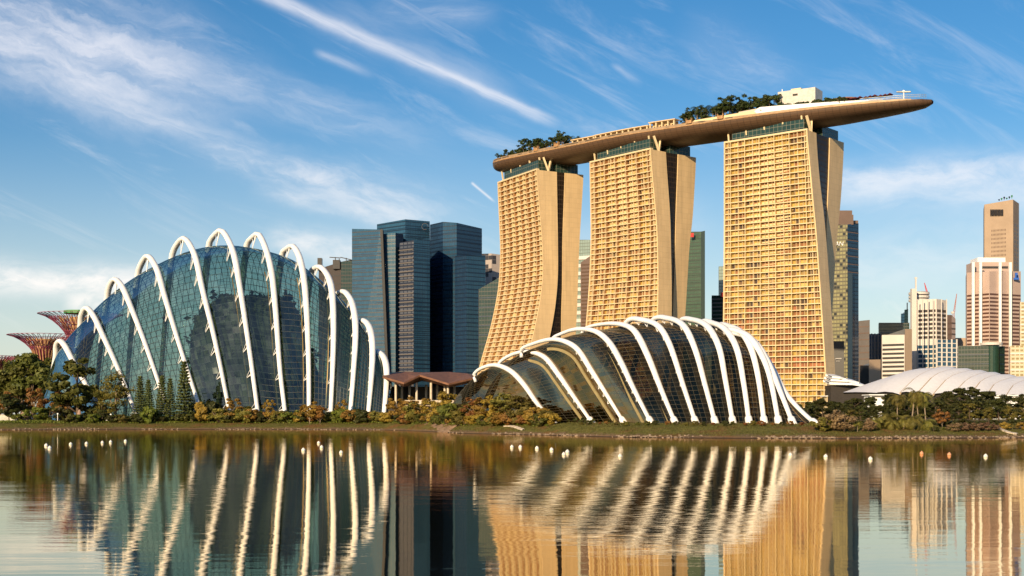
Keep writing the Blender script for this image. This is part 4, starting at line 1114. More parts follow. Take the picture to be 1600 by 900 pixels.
building('office_tower', 'tan low block between the white blue office and the dark green block', 'office tower',
    [(1493, 1600, 528), (1512, 1595, 528)], 25, [TAN], None)
def crane(label, base, top, jib, mt):
    a, t, j = P(*base), P(*top), P(*jib)
    r = thing('tower_crane', a, label, 'crane')
    mb = MB()
    for s in (-1, 1): mb.beam(a + Vector((s * 1.0, 0, 0)), t + Vector((s * 1.0, 0, 0)), .5)
    n = 14
    for i in range(n):
        s = 1 if i % 2 else -1; mb.beam(lerp(a, t, i / n) + Vector((s, 0, 0)), lerp(a, t, (i + 1) / n) + Vector((-s, 0, 0)), .35)
    mb.build('mast', mt, r)
    mb = MB(); mb.beam(t, j, .7); mb.beam(t + Vector((1.6, 0, -.5)), j, .5)
    for i in range(8): mb.beam(lerp(t, j, i / 8), lerp(t + Vector((1.6, 0, -.5)), j, (i + .5) / 8), .3)
    mb.build('jib', mt, r)
    mb = MB(); mb.box(t + Vector((-1.5, 0, -2.5)), 3.4, 2.5, 2.6); mb.build('cab', CREAM, r)
crane('tall pale red lattice crane rising behind the spired white office', (1490, 520, 1720), (1490, 487, 1720), (1495, 459, 1720), pmat('faded_red_steel', (.42, .16, .12), .6))
crane('short red crane jib beside the round crown of the white office', (1449, 470, 1560), (1447.5, 456, 1560), (1444.5, 442, 1560), M['red'])
r = building('glass_tower', 'wide dark green glass block with a rounded green corner tower', 'office tower',
    [(1497, 1320, 540.5), (1545, 1310, 540), (1570, 1318, 541)], 35, [BG6], dict(pitch=9, h=.7, mat=SPAN, proud=.3, name='floor_edge'))
c = P(1549, 650, 1316)
mb = MB(); mb.tube([Vector((c.x, c.y, 2)), Vector((c.x, c.y, ZZ(539, 1316)))], 7.5, 20); mb.build('round_tower', pmat('sea_green_glass', (.018, .05, .035), .2), r)
mb = MB(); mb.tube([Vector((c.x, c.y, ZZ(539.5, 1316))), Vector((c.x, c.y, ZZ(535.6, 1316)))], 10.5, 24); mb.build('roof_drum', CREAM, r)
r = building('office_tower', 'pink and white banded tower with tall white piers and a white roof box', 'office tower',
    [(1510.5, 1500, 426), (1546, 1476, 424), (1595, 1496, 424)], 45, [PINKC, PINKC], [dict(pitch=4.2, h=2.0, mat=REDB, proud=.2, top=22, low=12, inset=.5), dict(pitch=30, h=7.5, mat=DKB, proud=.25, top=-17, low=ZZ(424, 1500) - 13.8, inset=2.0, name='plant_opening', cols=[3, 4], gap=.1)])
block(r, 'roof_storey', 1522, 1579, 409.5, 424.5, 1500, 26, PINKC); block(r, 'roof_box', 1527.5, 1571, 402.5, 409.5, 1500, 24, M['white'])
block(r, 'roof_window', 1534, 1560, 416, 419.5, 1499.6, 1, DKB); block(r, 'roof_window', 1563, 1575, 416, 419.5, 1499.6, 1, DKB)
for px, D, py in ((1520.5, 1489, 410), (1532, 1481, 410), (1562.5, 1480, 410), (1578.5, 1486, 410)):
    mb = MB(); mb.box((PX(px, D), D, 2), 2.6, 2.6, ZZ(py, D) - 2); mb.build('pier', M['white'], r)
mb = MB(); mb.box(P(1588, 437, 1488), 6, .8, 2.2); mb.box(P(1588, 434, 1488), 3.0, .8, 5.6); mb.box(P(1589.6, 434, 1488), 2.0, .8, 3.0); mb.build('sign', M['blue'], r)
r = building('office_tower', 'tall tan granite tower with narrow window columns highest on the right', 'office tower',
    [(1538, 1800, 319.6), (1583, 1778, 311.7), (1592.2, 1800, 318)], 45, [TAN], [dict(pitch=5.6, h=2.6, mat=TAND, proud=.12, faces=[0], top=32, low=150, inset=9, cols=[11, 3], gap=.28, name='window_row'), dict(pitch=5.6, h=3.4, mat=TAND, proud=.12, faces=[1], top=26, low=150, inset=3, cols=[11, 2], gap=.3, name='window_row')])
mb = MB()
for k in range(9):
    p = P(1547.5 + k * 2.3, 337, 1794 - k * 1.05); mb.box(p - Vector((0, 1.4, 0)), 1.25, 1, 8.2)
mb.build('louvre', BLK, r)
for k in range(6):
    mb = MB(); p = P(1561 + k * 4, 314 - k * .8, 1800); mb.tube([p, p + Vector((0, 0, 1.5 + k % 3)), p + Vector((.5, 0, 2.5 + k % 3))], [.4, 1.5, .3], 6); mb.build('roof_plant', M['green_panel'] if k % 2 else BLK, r)
building('apartment_tower', 'cream block with yellowish windows at the right edge', 'apartment block',
    [(1578.5, 1300, 540), (1640, 1290, 540)], 30, [YEL], dict(pitch=8, h=1.4, mat=CREAM, proud=.3, name='floor_edge'))
building('office_tower', 'cream slab standing behind at the far right edge', 'office tower',
    [(1594, 1420, 472), (1650, 1410, 472)], 30, [YEL], dict(pitch=8, h=1.4, mat=CREAM, proud=.3, name='floor_edge'))

# ------------------------------------------------------------------ white shell roof and the low roofs by the hotel
def c6b(pts): return [(1260 + x / 4.706, 560 + y / 4.706) for x, y in pts]
SHELL = [c6b(p) for p in (
    [(268, 250), (274, 248), (280, 247)], [(520, 250), (620, 150), (760, 92)], [(690, 250), (830, 122), (1010, 64)], [(820, 250), (960, 112), (1170, 80)],
    [(935, 260), (1062, 131), (1268, 92)], [(1078, 262), (1202, 141), (1370, 106)], [(1210, 265), (1302, 152), (1468, 124)], [(1330, 268), (1402, 175), (1590, 138)],
    [(1472, 270), (1542, 182), (1720, 150)], [(1610, 270), (1690, 190), (1850, 165)], [(1760, 270), (1840, 200), (1990, 185)])]
r = thing('shell_roof_hall', gp(1480, 700), 'wide white shell roofed hall with curved seams beyond the palms', 'hall')
rows = []
for i, pts in enumerate(SHELL):
    c = [P(pts[0][0], pts[0][1], 690), P(pts[1][0], pts[1][1], 712), P(pts[2][0], pts[2][1], 745)]
    a = c[2] + Vector((10, 40, -10)) if i else c[2] + Vector((1, 3, -.3)); b2 = a + (Vector((6, 40, -18)) if i else Vector((1, 3, -.5)))
    rows.append(catmull(c + [a, b2], 16))
mb = MB()
for i in range(len(rows) - 1):
    st = Vector((0, 0, -1.1)) if i else Vector((0, 0, -.2))
    sub = [[lerp(p, q + st, k / 3) + Vector((0, 0, .9 * math.sin(math.pi * k / 3))) * (1 if i else .3) for p, q in zip(rows[i], rows[i + 1])] for k in range(4)]
    mb.grid(sub)
mb.build('roof', pmat('white_membrane', (.80, .79, .80), .5, var=.04), r, smooth=True)
for row in rows[2:]:
    mb = MB(); mb.tube([p + Vector((0, 0, -.5)) for p in row], .55, 6); mb.build('seam', pmat('tan_seam', (.42, .32, .22), .6) if 'tan_seam' not in bpy.data.materials else bpy.data.materials['tan_seam'], r)
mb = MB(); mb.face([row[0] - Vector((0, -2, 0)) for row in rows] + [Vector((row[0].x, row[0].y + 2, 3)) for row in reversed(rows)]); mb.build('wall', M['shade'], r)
def low_building(label, px0, px1, py0, py1, D, mat_, roof=None, dep=12):
    r = thing('low_building', gp((px0 + px1) / 2, D), label, 'building')
    block(r, 'wall', px0, px1, py0 + 1, 655, D, dep, mat_); block(r, 'roof', px0 - 2, px1 + 2, py0, py0 + 1.6, D - 1, dep + 2, roof or M['white'])
    block(r, 'window_strip', px0 + 2, px1 - 2, lerp(py0, py1, .5), lerp(py0, py1, .8), D - .1, 1, M['shade']); return r
low_building('low cream podium strip at the foot of the right hotel tower', 1292, 1350, 618, 630, 800, M['concrete_pale'])
low_building('low white wall strip below the left end of the shell roof', 1360, 1386, 616, 622, 660, M['white'])
low_building('long low white wall under the right end of the shell roof', 1530, 1650, 617, 628, 640, M['white'])
r = thing('low_pavilion', gp(1325, 790), 'grey layered canopy roof between the hotel and the shell roof', 'building')
for k, (a, b2, y0, y1) in enumerate(((1300, 1322, 588, 591.5), (1298, 1342, 592.5, 597), (1296, 1354, 597.5, 602))):
    mb = MB(); pr = [P(a, y0, 790), P(lerp(a, b2, .6), y0 + .8, 786), P(b2, y1, 788)]
    mb.grid([[p + Vector((0, dy, dz)) for p in pr] for dy, dz in ((0, 0), (16, 2), (16, .8), (0, -1.2), (0, 0))]); mb.build('roof', M['white'], r)
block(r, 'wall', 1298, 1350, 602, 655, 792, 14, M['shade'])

# ------------------------------------------------------------------ canopy towers at the left
def supertree(label, px, D, rim_py, r_px, neck_py, neck_px, yaw, green=False):
    x = PX(px, D); zr = ZZ(rim_py, D); zn = ZZ(neck_py, D); rr = r_px * D / F; rn = neck_px * D / F
    base = Vector((x, D, 3)); r = thing('canopy_tower', base, label, 'canopy tower')
    def prof(s):      # s 0..1 from neck to rim
        return rn + (rr - rn) * (s ** 1.9), zn + (zr - zn) * (1 - (1 - s) ** 1.35)
    mb = MB(); mb.tube([Vector((x, D, z)) for z in (3, zn * .5, zn, zr - 2)], [rn * 1.0, rn * .8, rn * .9, rn * 1.5], 14); mb.build('trunk', M['ochre'], r)
    mb = MB(); n = 40
    for i in range(n):
        for tw in (-1, 1):
            pts = []
            for k in range(9):
                s = k / 8; ra, z = prof(s); w = 2 * math.pi * (i + tw * .9 * s) / n + yaw; pts.append(Vector((x + ra * math.cos(w), D + ra * math.sin(w), z)))
            mb.tube(pts, [.26, .25, .24, .22, .20, .18, .17, .16, .15], 4, False)
    for s in (.3, .5, .68, .84, 1.0):
        ra, z = prof(s); mb.tube([Vector((x + ra * math.cos(w), D + ra * math.sin(w), z)) for w in [2 * math.pi * k / 40 for k in range(41)]], .17, 4, False)
    mb.build('branches', M['magenta'], r)
    mb = MB(); n = 26
    for i in range(n):
        w = 2 * math.pi * i / n; pts = []
        for k in range(6):
            s = k / 5; ra = rn * .9 + (rr * .52 - rn) * s ** 1.6; z = lerp(zn - 6, zr - 1.5, s); pts.append(Vector((x + ra * math.cos(w), D + ra * math.sin(w), z)))
        mb.tube(pts, .30, 4, False)
    mb.build('core_ribs', M['ochre'], r)
    if green:
        mb = MB(); mb.tube([Vector((x, D, zr + .2)), Vector((x, D, zr + 1.8))], rr * .40, 20); mb.build('roof_disc', M['green_panel'], r)
supertree('tall magenta lattice canopy tower with green disc behind the teal dome', 126, 720, 491, 64, 560, 11, .1, True)
supertree('middle magenta lattice canopy tower with ochre core above the left trees', 71, 690, 524, 57, 572, 12, .3)
supertree('partly visible lattice canopy tower at the left picture edge', -8, 700, 557, 38, 590, 10, .2)

# ------------------------------------------------------------------ pavilion between the domes
D0 = 502
r = thing('pavilion', gp(680, D0), 'open pavilion with folded rust brown roof on pale columns between the domes', 'pavilion')
ridge = [(600, 584, 597), (636, 600, 600), (656, 585, 594), (656.2, 586, 595), (700, 599, 600), (738, 590, 596), (752, 592, 594)]
mb = MB()
front_ = [P(598, 588, D0), P(631, 597.5, D0 - 5), P(656, 585.5, D0), P(701, 599, D0 - 6), P(738, 590.5, D0), P(753, 592, D0 - 3)]
back_ = [P(600, 583, D0 + 24), P(631, 580.5, D0 + 24), P(660, 582, D0 + 24), P(701, 581, D0 + 24), P(730, 583.5, D0 + 24), P(752, 588, D0 + 24)]
dn = Vector((0, 0, -.7))
mb.grid([front_, back_]); mb.grid([[p + dn for p in back_], [p + dn for p in front_]]); mb.grid([[p + dn for p in front_], front_])
under = [P(604, 592, D0 + 6), P(631, 604, D0 - 2), P(656, 594, D0 + 6), P(701, 605, D0 - 2), P(738, 597, D0 + 5), P(750, 596, D0 + 4)]
mb.grid([[p + dn for p in front_], under]); mb.grid([under, [p + Vector((0, 18, .4)) for p in under]])
mb.build('roof', M['rust'], r)
for px, dd in ((618.5, 0), (651, 0), (673.5, -1), (695, 1), (700, -2), (735.5, -2), (742, 0), (640, 12), (666, 13), (683, 13), (710, 12), (727, 13), (628, 13)):
    D = D0 + 3 + dd; mb = MB(); p = gp(px, D); top = ZZ(598 if dd < 8 else 601, D); mb.tube([p, Vector((p.x, p.y, top))], .46, 10); mb.build('column', M['column'], r)
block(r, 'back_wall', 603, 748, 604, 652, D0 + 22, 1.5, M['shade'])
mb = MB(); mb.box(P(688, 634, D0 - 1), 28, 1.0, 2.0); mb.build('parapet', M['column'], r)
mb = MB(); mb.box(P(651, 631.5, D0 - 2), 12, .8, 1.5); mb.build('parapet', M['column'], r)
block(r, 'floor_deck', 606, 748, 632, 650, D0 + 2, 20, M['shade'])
mb = MB()
for k in range(14): mb.beam(P(637 + k * 6.5, 634, D0 - 1), P(637 + k * 6.5, 625.5, D0 - 1), .12)
mb.beam(P(637, 625.5, D0 - 1), P(722, 625.5, D0 - 1), .14); mb.build('railing', M['steel'], r)

# ------------------------------------------------------------------ vegetation
def rv(rg): return Vector((rg.gauss(0, 1), rg.gauss(0, 1), rg.gauss(0, 1))).normalized()
def leafcloud(mb, rg, c, rad, n, size, mi=0, mid=.5):
    for _ in range(n):
        d = rv(rg) * (rg.random() ** .45); p = Vector((c[0] + d.x * rad[0], c[1] + d.y * rad[1], c[2] + d.z * rad[2]))
        nn = (d * .7 + Vector((p.x, p.y, (p.z - mid) * .8)).normalized() * .6 + rv(rg) * .75).normalized()
        e1 = nn.cross(rv(rg)).normalized() * size * rg.uniform(.6, 1.3); e2 = nn.cross(e1).normalized() * size * rg.uniform(.4, .8)
        mb.quad(p - e1, p + e2, p + e1 * .9, p - e2 * .9, mi)
PROTO = {}
def proto(kind, seed, maker):
    key = (kind, seed)
    if key not in PROTO: PROTO[key] = maker(random.Random(hash(kind) % 1000 if False else seed * 31 + len(kind)))
    return PROTO[key]
def mesh_only(mb, name, mats, smooth=False):
    o = mb.build(name, mats, None, smooth); me = o.data; bpy.data.objects.remove(o); return me
# every maker gives unit meshes (height 1): list of (part name, mesh)
def make_broad(rg, crown_lo=.28, spread=.36, clumps=30, leaf=.036, per=90, mat_='green', bark='bark', gap=.8):
    t = MB(); t.tube([Vector((0, 0, -.04)), Vector((.01, 0, .15)), Vector((.0, .01, .38)), Vector((.02, 0, .7))], [.026, .020, .015, .006], 7)
    cr = MB()
    for i in range(clumps):
        w = rg.uniform(0, 6.283); q = rg.random() ** .6; h = rg.uniform(crown_lo, .97)
        env = math.sin(math.pi * min(1, (h - crown_lo) / (1 - crown_lo) * .82 + .14)) ** .7
        p = Vector((math.cos(w) * q * spread * env, math.sin(w) * q * spread * env, h))
        rad = rg.uniform(.05, .105)
        leafcloud(cr, rg, p, (rad * 1.25, rad * 1.25, rad * gap), per, leaf)
        if i % 2 == 0:
            s = Vector((0, 0, max(.12, h - .22))); t.tube([s, lerp(s, p, .6) + Vector((0, 0, -.02)), p], [.009, .006, .002], 5)
    return [('trunk', mesh_only(t, 'trunk', M[bark], True)), ('crown', mesh_only(cr, 'crown', M[mat_]))]
def make_bush(rg, mat_='olive', leaf=.085, clumps=18, per=80):
    t = MB(); cr = MB()
    for k in range(5):
        w = rg.uniform(0, 6.283); t.tube([Vector((0, 0, -.05)), Vector((.15 * math.cos(w), .15 * math.sin(w), .35)), Vector((.32 * math.cos(w), .32 * math.sin(w), .75))], [.03, .02, .008], 5)
    for i in range(clumps):
        w = rg.uniform(0, 6.283); h = rg.uniform(.12, .88); q = rg.random() ** .5 * .52 * math.sin(math.pi * (h * .8 + .12))
        leafcloud(cr, rg, (math.cos(w) * q, math.sin(w) * q, h), (.17, .17, .13), per, leaf)
    return [('stem', mesh_only(t, 'stem', M['bark'], True)), ('foliage', mesh_only(cr, 'foliage', M[mat_]))]
def make_conifer(rg):
    t = MB(); t.tube([Vector((0, 0, -.03)), Vector((0, 0, .98))], [.016, .003], 6); cr = MB()
    for k in range(19):
        h = .07 + .90 * k / 19; ra = .165 * (1 - h) ** .75 + .012; nb = 11
        for i in range(nb):
            w = 2 * math.pi * (i + rg.random() * .8) / nb; L = ra * rg.uniform(.7, 1.15)
            d = Vector((math.cos(w), math.sin(w), -.18)); s = Vector((-d.y, d.x, 0))
            for j in range(6):
                c = Vector((0, 0, h)) + d * L * (j + 1.2) / 6.6 + Vector((0, 0, .03 * (j / 6) ** 2))
                leafcloud(cr, rg, c, (.014, .014, .014), 6, .020)
    return [('trunk', mesh_only(t, 'trunk', M['bark'], True)), ('foliage', mesh_only(cr, 'foliage', M['conifer']))]
def make_palm(rg, trunk=.70, fr=.36, nfr=17, mat_='palm', lean=.08, width=.030):
    t = MB(); top = Vector((lean, 0, trunk)); t.tube([Vector((0, 0, -.03)), Vector((lean * .25, 0, trunk * .3)), Vector((lean * .6, 0, trunk * .65)), top], [.022, .016, .013, .013], 7)
    cr = MB()
    for i in range(nfr):
        w = 2 * math.pi * i / nfr * 2.4 + rg.uniform(-.3, .3); el = rg.uniform(-.55, 1.25); L = fr * rg.uniform(.8, 1.1)
        hd = Vector((math.cos(w), math.sin(w), 0)); p = top.copy(); prev = top.copy(); el_ = el; side = Vector((-hd.y, hd.x, 0)); n = 12
        for k in range(n):
            step = hd * math.cos(el_) + Vector((0, 0, math.sin(el_))); p = prev + step * (L / n); el_ -= .20
            lw = L * .21 * math.sin(math.pi * min(1, (k + 1.5) / (n + 1.2))) ** .7
            upv = side.cross(step).normalized()
            for s in (-1, 1):
                tip = prev + side * s * lw + step * lw * .35 - Vector((0, 0, lw * .55)); q = step * (L / n * .42)
                cr.quad(prev - q * .6, prev + q, tip + q * .3, tip - q * .1)
            cr.quad(prev - side * .003, prev + side * .003, p + side * .003, p - side * .003)
            prev = p
    return [('trunk', mesh_only(t, 'trunk', M['palebark'], True)), ('fronds', mesh_only(cr, 'fronds', M[mat_]))]
KINDS = {
    'broad': lambda rg: make_broad(rg, mat_='green'), 'deep': lambda rg: make_broad(rg, .18, .44, 34, .038, 90, 'deep'),
    'olive': lambda rg: make_broad(rg, .18, .42, 32, .036, 84, 'olive'), 'flat': lambda rg: make_broad(rg, .45, .54, 30, .036, 90, 'deep', 'bark', .45),
    'goldtree': lambda rg: make_broad(rg, .30, .42, 26, .045, 80, 'gold', 'palebark'), 'rusttree': lambda rg: make_broad(rg, .30, .42, 26, .045, 80, 'rusty', 'palebark'),
    'thin': lambda rg: make_broad(rg, .18, .28, 26, .028, 60, 'olive', 'palebark'),
    'tall': lambda rg: make_broad(rg, .36, .28, 28, .034, 90, 'green'),
    'bush': lambda rg: make_bush(rg, 'olive'), 'goldbush': lambda rg: make_bush(rg, 'gold'), 'rustbush': lambda rg: make_bush(rg, 'rusty'),
    'greenbush': lambda rg: make_bush(rg, 'green'), 'limebush': lambda rg: make_bush(rg, 'lime'), 'pinkbush': lambda rg: make_bush(rg, 'pink', .06, 18, 60), 'deepbush': lambda rg: make_bush(rg, 'deep'),
    'conifer': make_conifer, 'palm': lambda rg: make_palm(rg), 'lowpalm': lambda rg: make_palm(rg, .34, .56, 20, 'palm', .05), 'fan': lambda rg: make_palm(rg, .5, .48, 20, 'olive', .02),
    'deckpalm': lambda rg: make_palm(rg, .70, .36, 16, 'hedge', .04), 'decktree': lambda rg: make_broad(rg, .48, .34, 14, .045, 44, 'hedge'),
    'deckbush': lambda rg: make_bush(rg, 'hedge', .10, 12, 40),
}
NAME = {'broad': ('tree', 'tree'), 'deep': ('tree', 'tree'), 'olive': ('tree', 'tree'), 'flat': ('tree', 'tree'), 'goldtree': ('tree', 'tree'), 'rusttree': ('tree', 'tree'), 'thin': ('young_tree', 'tree'), 'tall': ('tree', 'tree'),
        'conifer': ('conifer', 'conifer'), 'palm': ('palm_tree', 'palm tree'), 'lowpalm': ('palm_tree', 'palm tree'), 'fan': ('palm_tree', 'palm tree'), 'deckpalm': ('palm_tree', 'palm tree'), 'decktree': ('tree', 'tree')}
cnt = 0
def plant_at(kind, o, h, w, label, group=None, nseed=3):
    global cnt
    cnt += 1
    parts = proto(kind, cnt % nseed, KINDS[kind])
    nm, cat = NAME.get(kind, ('shrub', 'shrub'))
    r = thing(nm, o, label, cat, group); r.rotation_euler = (0, 0, cnt * 2.399)
    r.scale = (h * w, h * w, h)
    for pn, me in parts:
        k = bpy.data.objects.new(pn, me); COL.objects.link(k); k.parent = r
    return r
def plant(kind, px, D, top, w, label, group=None, nseed=3):
    o = gp(px, D); return plant_at(kind, o, ZZ(top, D) - o.z, w, label, group, nseed)

# left grove
plant('tall', 14, 560, 566, 1.0, 'tall green tree at the very left edge of the bank grove')
plant('tall', 34, 556, 556, 1.05, 'slim trunked green tree second in the left bank grove')
plant('tall', 50, 552, 552, 1.1, 'tallest green tree of the left bank grove under the canopy towers')
plant('tall', 68, 566, 560, 1.0, 'green tree on the right side of the left bank grove')
plant('broad', 84, 580, 570, 1.1, 'shaded green tree touching the dome tip behind the left grove')
plant('broad', 0, 575, 576, 1.3, 'bushy green tree cut by the left picture edge')
plant('broad', 26, 590, 570, 1.2, 'background green tree behind the left bank grove')
plant('rusttree', 54, 520, 606, 1.0, 'small rust coloured tree before the dome tip', None)
plant('rusttree', 8, 535, 612, 1.0, 'small rust coloured tree low at the left edge')
plant('deep', 14, 508, 616, 1.3, 'round dark tree low in front at the left edge')
plant('deepbush', 30, 512, 628, 1.3, 'dark shrub beside the round dark tree at left')
plant('limebush', 55, 506, 636, 1.5, 'large yellow green agave like shrub on the left bank')
plant('greenbush', 76, 508, 637, 1.6, 'broad dark green shrub right of the yellow green one')
plant('limebush', 30, 504, 646, 1.6, 'low bright shrub under the dark tree at left')
plant('broad', 121, 512, 560, 1.18, 'spreading green tree in front of the first white rib')
plant('rusttree', 94, 515, 610, .9, 'thin reddish tree left of the spreading green tree')
plant('deepbush', 108, 520, 622, 1.4, 'dark shrub under the spreading green tree')
plant('thin', 180, 510, 580, 1.1, 'open crowned young tree before the second white rib')
plant('thin', 160, 514, 600, 1.0, 'wispy young tree left of the open crowned one')
plant('deepbush', 150, 518, 630, 1.6, 'dark shrub at the foot of the second white rib')
for px, top, lb in ((219, 584, 'conifer at the left end of the row of five by the dome'), (232, 590, 'shorter conifer second in the row by the dome'), (253, 583, 'dense dark conifer third in the row by the dome'), (266, 588, 'slim dark conifer fourth in the row by the dome'), (288, 560, 'tallest conifer at the right end of the row by the dome')):
    plant('conifer', px, 508, top, .95, lb)
plant('limebush', 232, 503, 633, .9, 'small bright lime shrub below the conifer row')
plant('goldbush', 316, 508, 628, .9, 'round golden shrub right of the tallest conifer')
plant('deepbush', 330, 512, 624, .8, 'dark palm like shrub behind the round golden shrub')
plant('goldtree', 364, 506, 622, 1.1, 'golden crowned low tree before the sixth white rib')
plant('bush', 342, 506, 637, 1.4, 'olive shrub left of the golden low tree')
plant('bush', 386, 506, 634, 1.4, 'olive shrub right of the golden low tree')
plant('goldtree', 421, 504, 624, .75, 'small round yellow tree between the sixth and seventh ribs')
plant('goldtree', 484, 498, 627, 1.2, 'orange gold tree at the foot of the eighth rib')
plant('rusttree', 500, 496, 634, 1.0, 'rusty low tree between the eighth and ninth ribs')
plant('goldtree', 536, 500, 624, .8, 'small yellow tree between the ninth and tenth ribs')
words_ = ['first', 'second', 'third', 'fourth', 'fifth', 'sixth', 'seventh', 'eighth', 'ninth', 'tenth', 'eleventh', 'twelfth']
rg = random.Random(21)
FP = [p[0][0] for p in TALL]
kinds = ['bush', 'greenbush', 'limebush', 'goldbush', 'deepbush', 'rustbush']; cname = {'bush': 'olive', 'greenbush': 'dark green', 'limebush': 'lime green', 'goldbush': 'golden', 'deepbush': 'deep green', 'rustbush': 'rusty'}
seen = set()
for i, px in enumerate(range(110, 606, 9)):
    k = kinds[(i * 7 + (i // 3) * 5) % 6] if px > 380 else rg.choice(['deepbush', 'greenbush', 'deepbush', 'limebush', 'bush'])
    ri = min(range(12), key=lambda j: abs(FP[j] - px)); side = 'left of' if px < FP[ri] - 3 else 'right of' if px > FP[ri] + 3 else 'at'
    lb = f'{cname[k]} shrub {side} the {words_[ri]} rib foot of the teal dome'
    if lb in seen: lb = lb.replace('shrub', 'low shrub')
    if lb in seen: lb = lb.replace('low shrub', 'squat shrub')
    seen.add(lb)
    plant(k, px + rg.uniform(-2, 2), ray_shore(px, rg.uniform(15, 19)), rg.uniform(636, 646) if px > 300 else rg.uniform(643, 650), rg.uniform(1.1, 1.6), lb, 'shrubs along the foot of the teal dome')
# in front of the pavilion
PAV = [(617, 622, 'goldtree', 'golden'), (634, 620, 'goldtree', 'gold orange'), (650, 628, 'bush', 'olive'), (664, 622, 'goldtree', 'yellow'), (680, 620, 'goldtree', 'pale gold'), (697, 612, 'goldtree', 'taller gold'), (712, 626, 'limebush', 'yellow green'),
       (726, 628, 'bush', 'olive'), (740, 622, 'rusttree', 'rusty'), (757, 620, 'goldtree', 'golden'), (772, 618, 'goldtree', 'gold'), (790, 614, 'olive', 'tall olive'), (806, 618, 'olive', 'olive'), (822, 626, 'bush', 'dull olive'), (838, 634, 'goldbush', 'golden'), (855, 640, 'bush', 'low olive')]
for i, (px, top, k, cn) in enumerate(PAV):
    D = ray_shore(px, 20)
    kindw = 'shrub' if 'bush' in k else 'low tree'
    plant(k, px, D, top, 1.25 if 'bush' not in k else 1.5, f'{cn} {kindw} ' + ['at the last rib of the teal dome', 'below the left end of the pavilion', 'under the left pavilion column', 'before the pale pavilion parapet', 'before the middle pavilion column', 'rising in front of the pavilion roof', 'right of the parapet before the pavilion',
          'below the right pavilion columns', 'at the right pavilion corner', 'just right of the pavilion', 'before the nose of the low dome', 'before the first rib of the low dome', 'right under the first low dome arch', 'inside the first low rib', 'beside the first low rib foot', 'between the first and second low ribs'][i])
for i, px in enumerate(range(608, 860, 10)):
    k = rg.choice(['goldbush', 'bush', 'rustbush', 'deepbush', 'goldbush', 'greenbush'])
    D = ray_shore(px, rg.uniform(13, 17))
    plant(k, px + rg.uniform(-2, 2), D, rg.uniform(642, 650), rg.uniform(1.2, 1.7), 'low mixed shrub in the planted strip below the pavilion', 'shrubs in the strip below the pavilion')
for i in range(24):
    px = 905 + i * 15 + rg.uniform(-4, 4); k = rg.choice(['rustbush', 'deepbush', 'greenbush', 'rustbush', 'bush'])
    plant(k, px, ray_shore(px, rg.uniform(16, 20)), 660 - rg.uniform(0, 4), 1.4, 'small low plant at the rib feet of the low dome', 'low plants along the low dome')
# right bank: dark trees behind, palms, dry shrubs
RT = [(1262, 345, 628, 'deep', 1.3), (1285, 400, 622, 'deep', 1.3), (1310, 410, 628, 'flat', 1.2), (1335, 420, 622, 'flat', 1.2), (1360, 430, 620, 'deep', 1.2), (1392, 430, 616, 'deep', 1.2), (1500, 400, 606, 'flat', 1.15), (1478, 420, 611, 'deep', 1.2), (1530, 395, 604, 'flat', 1.1), (1550, 430, 612, 'deep', 1.2),
      (1575, 420, 618, 'flat', 1.2), (1600, 400, 616, 'deep', 1.2), (1515, 360, 630, 'olive', 1.25), (1545, 352, 636, 'olive', 1.2), (1580, 350, 634, 'olive', 1.2), (1606, 345, 630, 'olive', 1.2), (1440, 430, 612, 'deep', 1.2), (1462, 380, 622, 'deep', 1.2), (1420, 410, 614, 'deep', 1.2), (1345, 360, 634, 'deep', 1.3), (1490, 352, 634, 'deep', 1.25), (1318, 352, 636, 'deep', 1.3), (1560, 380, 622, 'deep', 1.3), (1530, 370, 620, 'deep', 1.3)]
for i in range(30):
    px = 1250 + i * 12.5 + rg.uniform(-3, 3); plant('deep', px, rg.uniform(395, 470), rg.uniform(624, 636), 1.3, 'dark tree of the dense grove behind the right bank', 'trees of the dense right grove')
place_ = ['right of the low dome tail', 'below the hotel podium', 'before the cream podium', 'before the grey canopy roof', 'before the shell roof tip', 'left of the palms under the shell roof', 'standing tall right of the palms', 'behind the leaning palm', 'with the highest crown right of the palms', 'under the middle seams of the shell roof',
          'before the long white wall', 'at the right edge behind the others', 'above the dry pink shrubs', 'right of the olive one above the pink shrubs', 'before the white wall on the right', 'cut by the right edge', 'behind the tall palm', 'just right of the leaning palm', 'among the palm crowns', 'behind the left dry shrubs', 'behind the rusty low tree', 'behind the big pale shrub', 'inside the right grove', 'in the middle of the right grove']
for (px, D, top, k, w), pl in zip(RT, place_):
    plant(k, px, D, top, w, {'deep': 'dark green tree ', 'flat': 'flat crowned dark tree ', 'olive': 'olive brown tree '}[k] + pl)
PS = 1.14
for px, D, top, k, w, lb in [(1424, 338, 597, 'palm', 1.0, 'tallest palm with upright crown in the right palm group'), (1447, 332, 602, 'palm', 1.0, 'leaning palm with bare pale trunk at the right of the group'), (1402, 342, 606, 'palm', 1.0, 'palm with orange lit crown left of the tallest one'),
      (1388, 336, 618, 'lowpalm', 1.1, 'bushy palm at the left of the palm group'), (1372, 330, 630, 'lowpalm', 1.2, 'low drooping palm nearest the pale shrubs'), (1412, 326, 630, 'lowpalm', 1.2, 'broad low palm with fronds to the ground'), (1428, 330, 622, 'lowpalm', 1.1, 'dense low palm under the tallest palm'), (1450, 336, 636, 'lowpalm', 1.0, 'short palm at the foot of the leaning trunk'), (1392, 326, 640, 'lowpalm', 1.2, 'small drooping palm on the grass edge'), (1436, 345, 612, 'palm', 1.0, 'palm half hidden behind the tallest palm')]:
    plant(k, px, ray_shore(px, {'palm': 15, 'lowpalm': 10}[k] + (px % 3)), top - (5 if k == 'palm' else 2), w, lb)
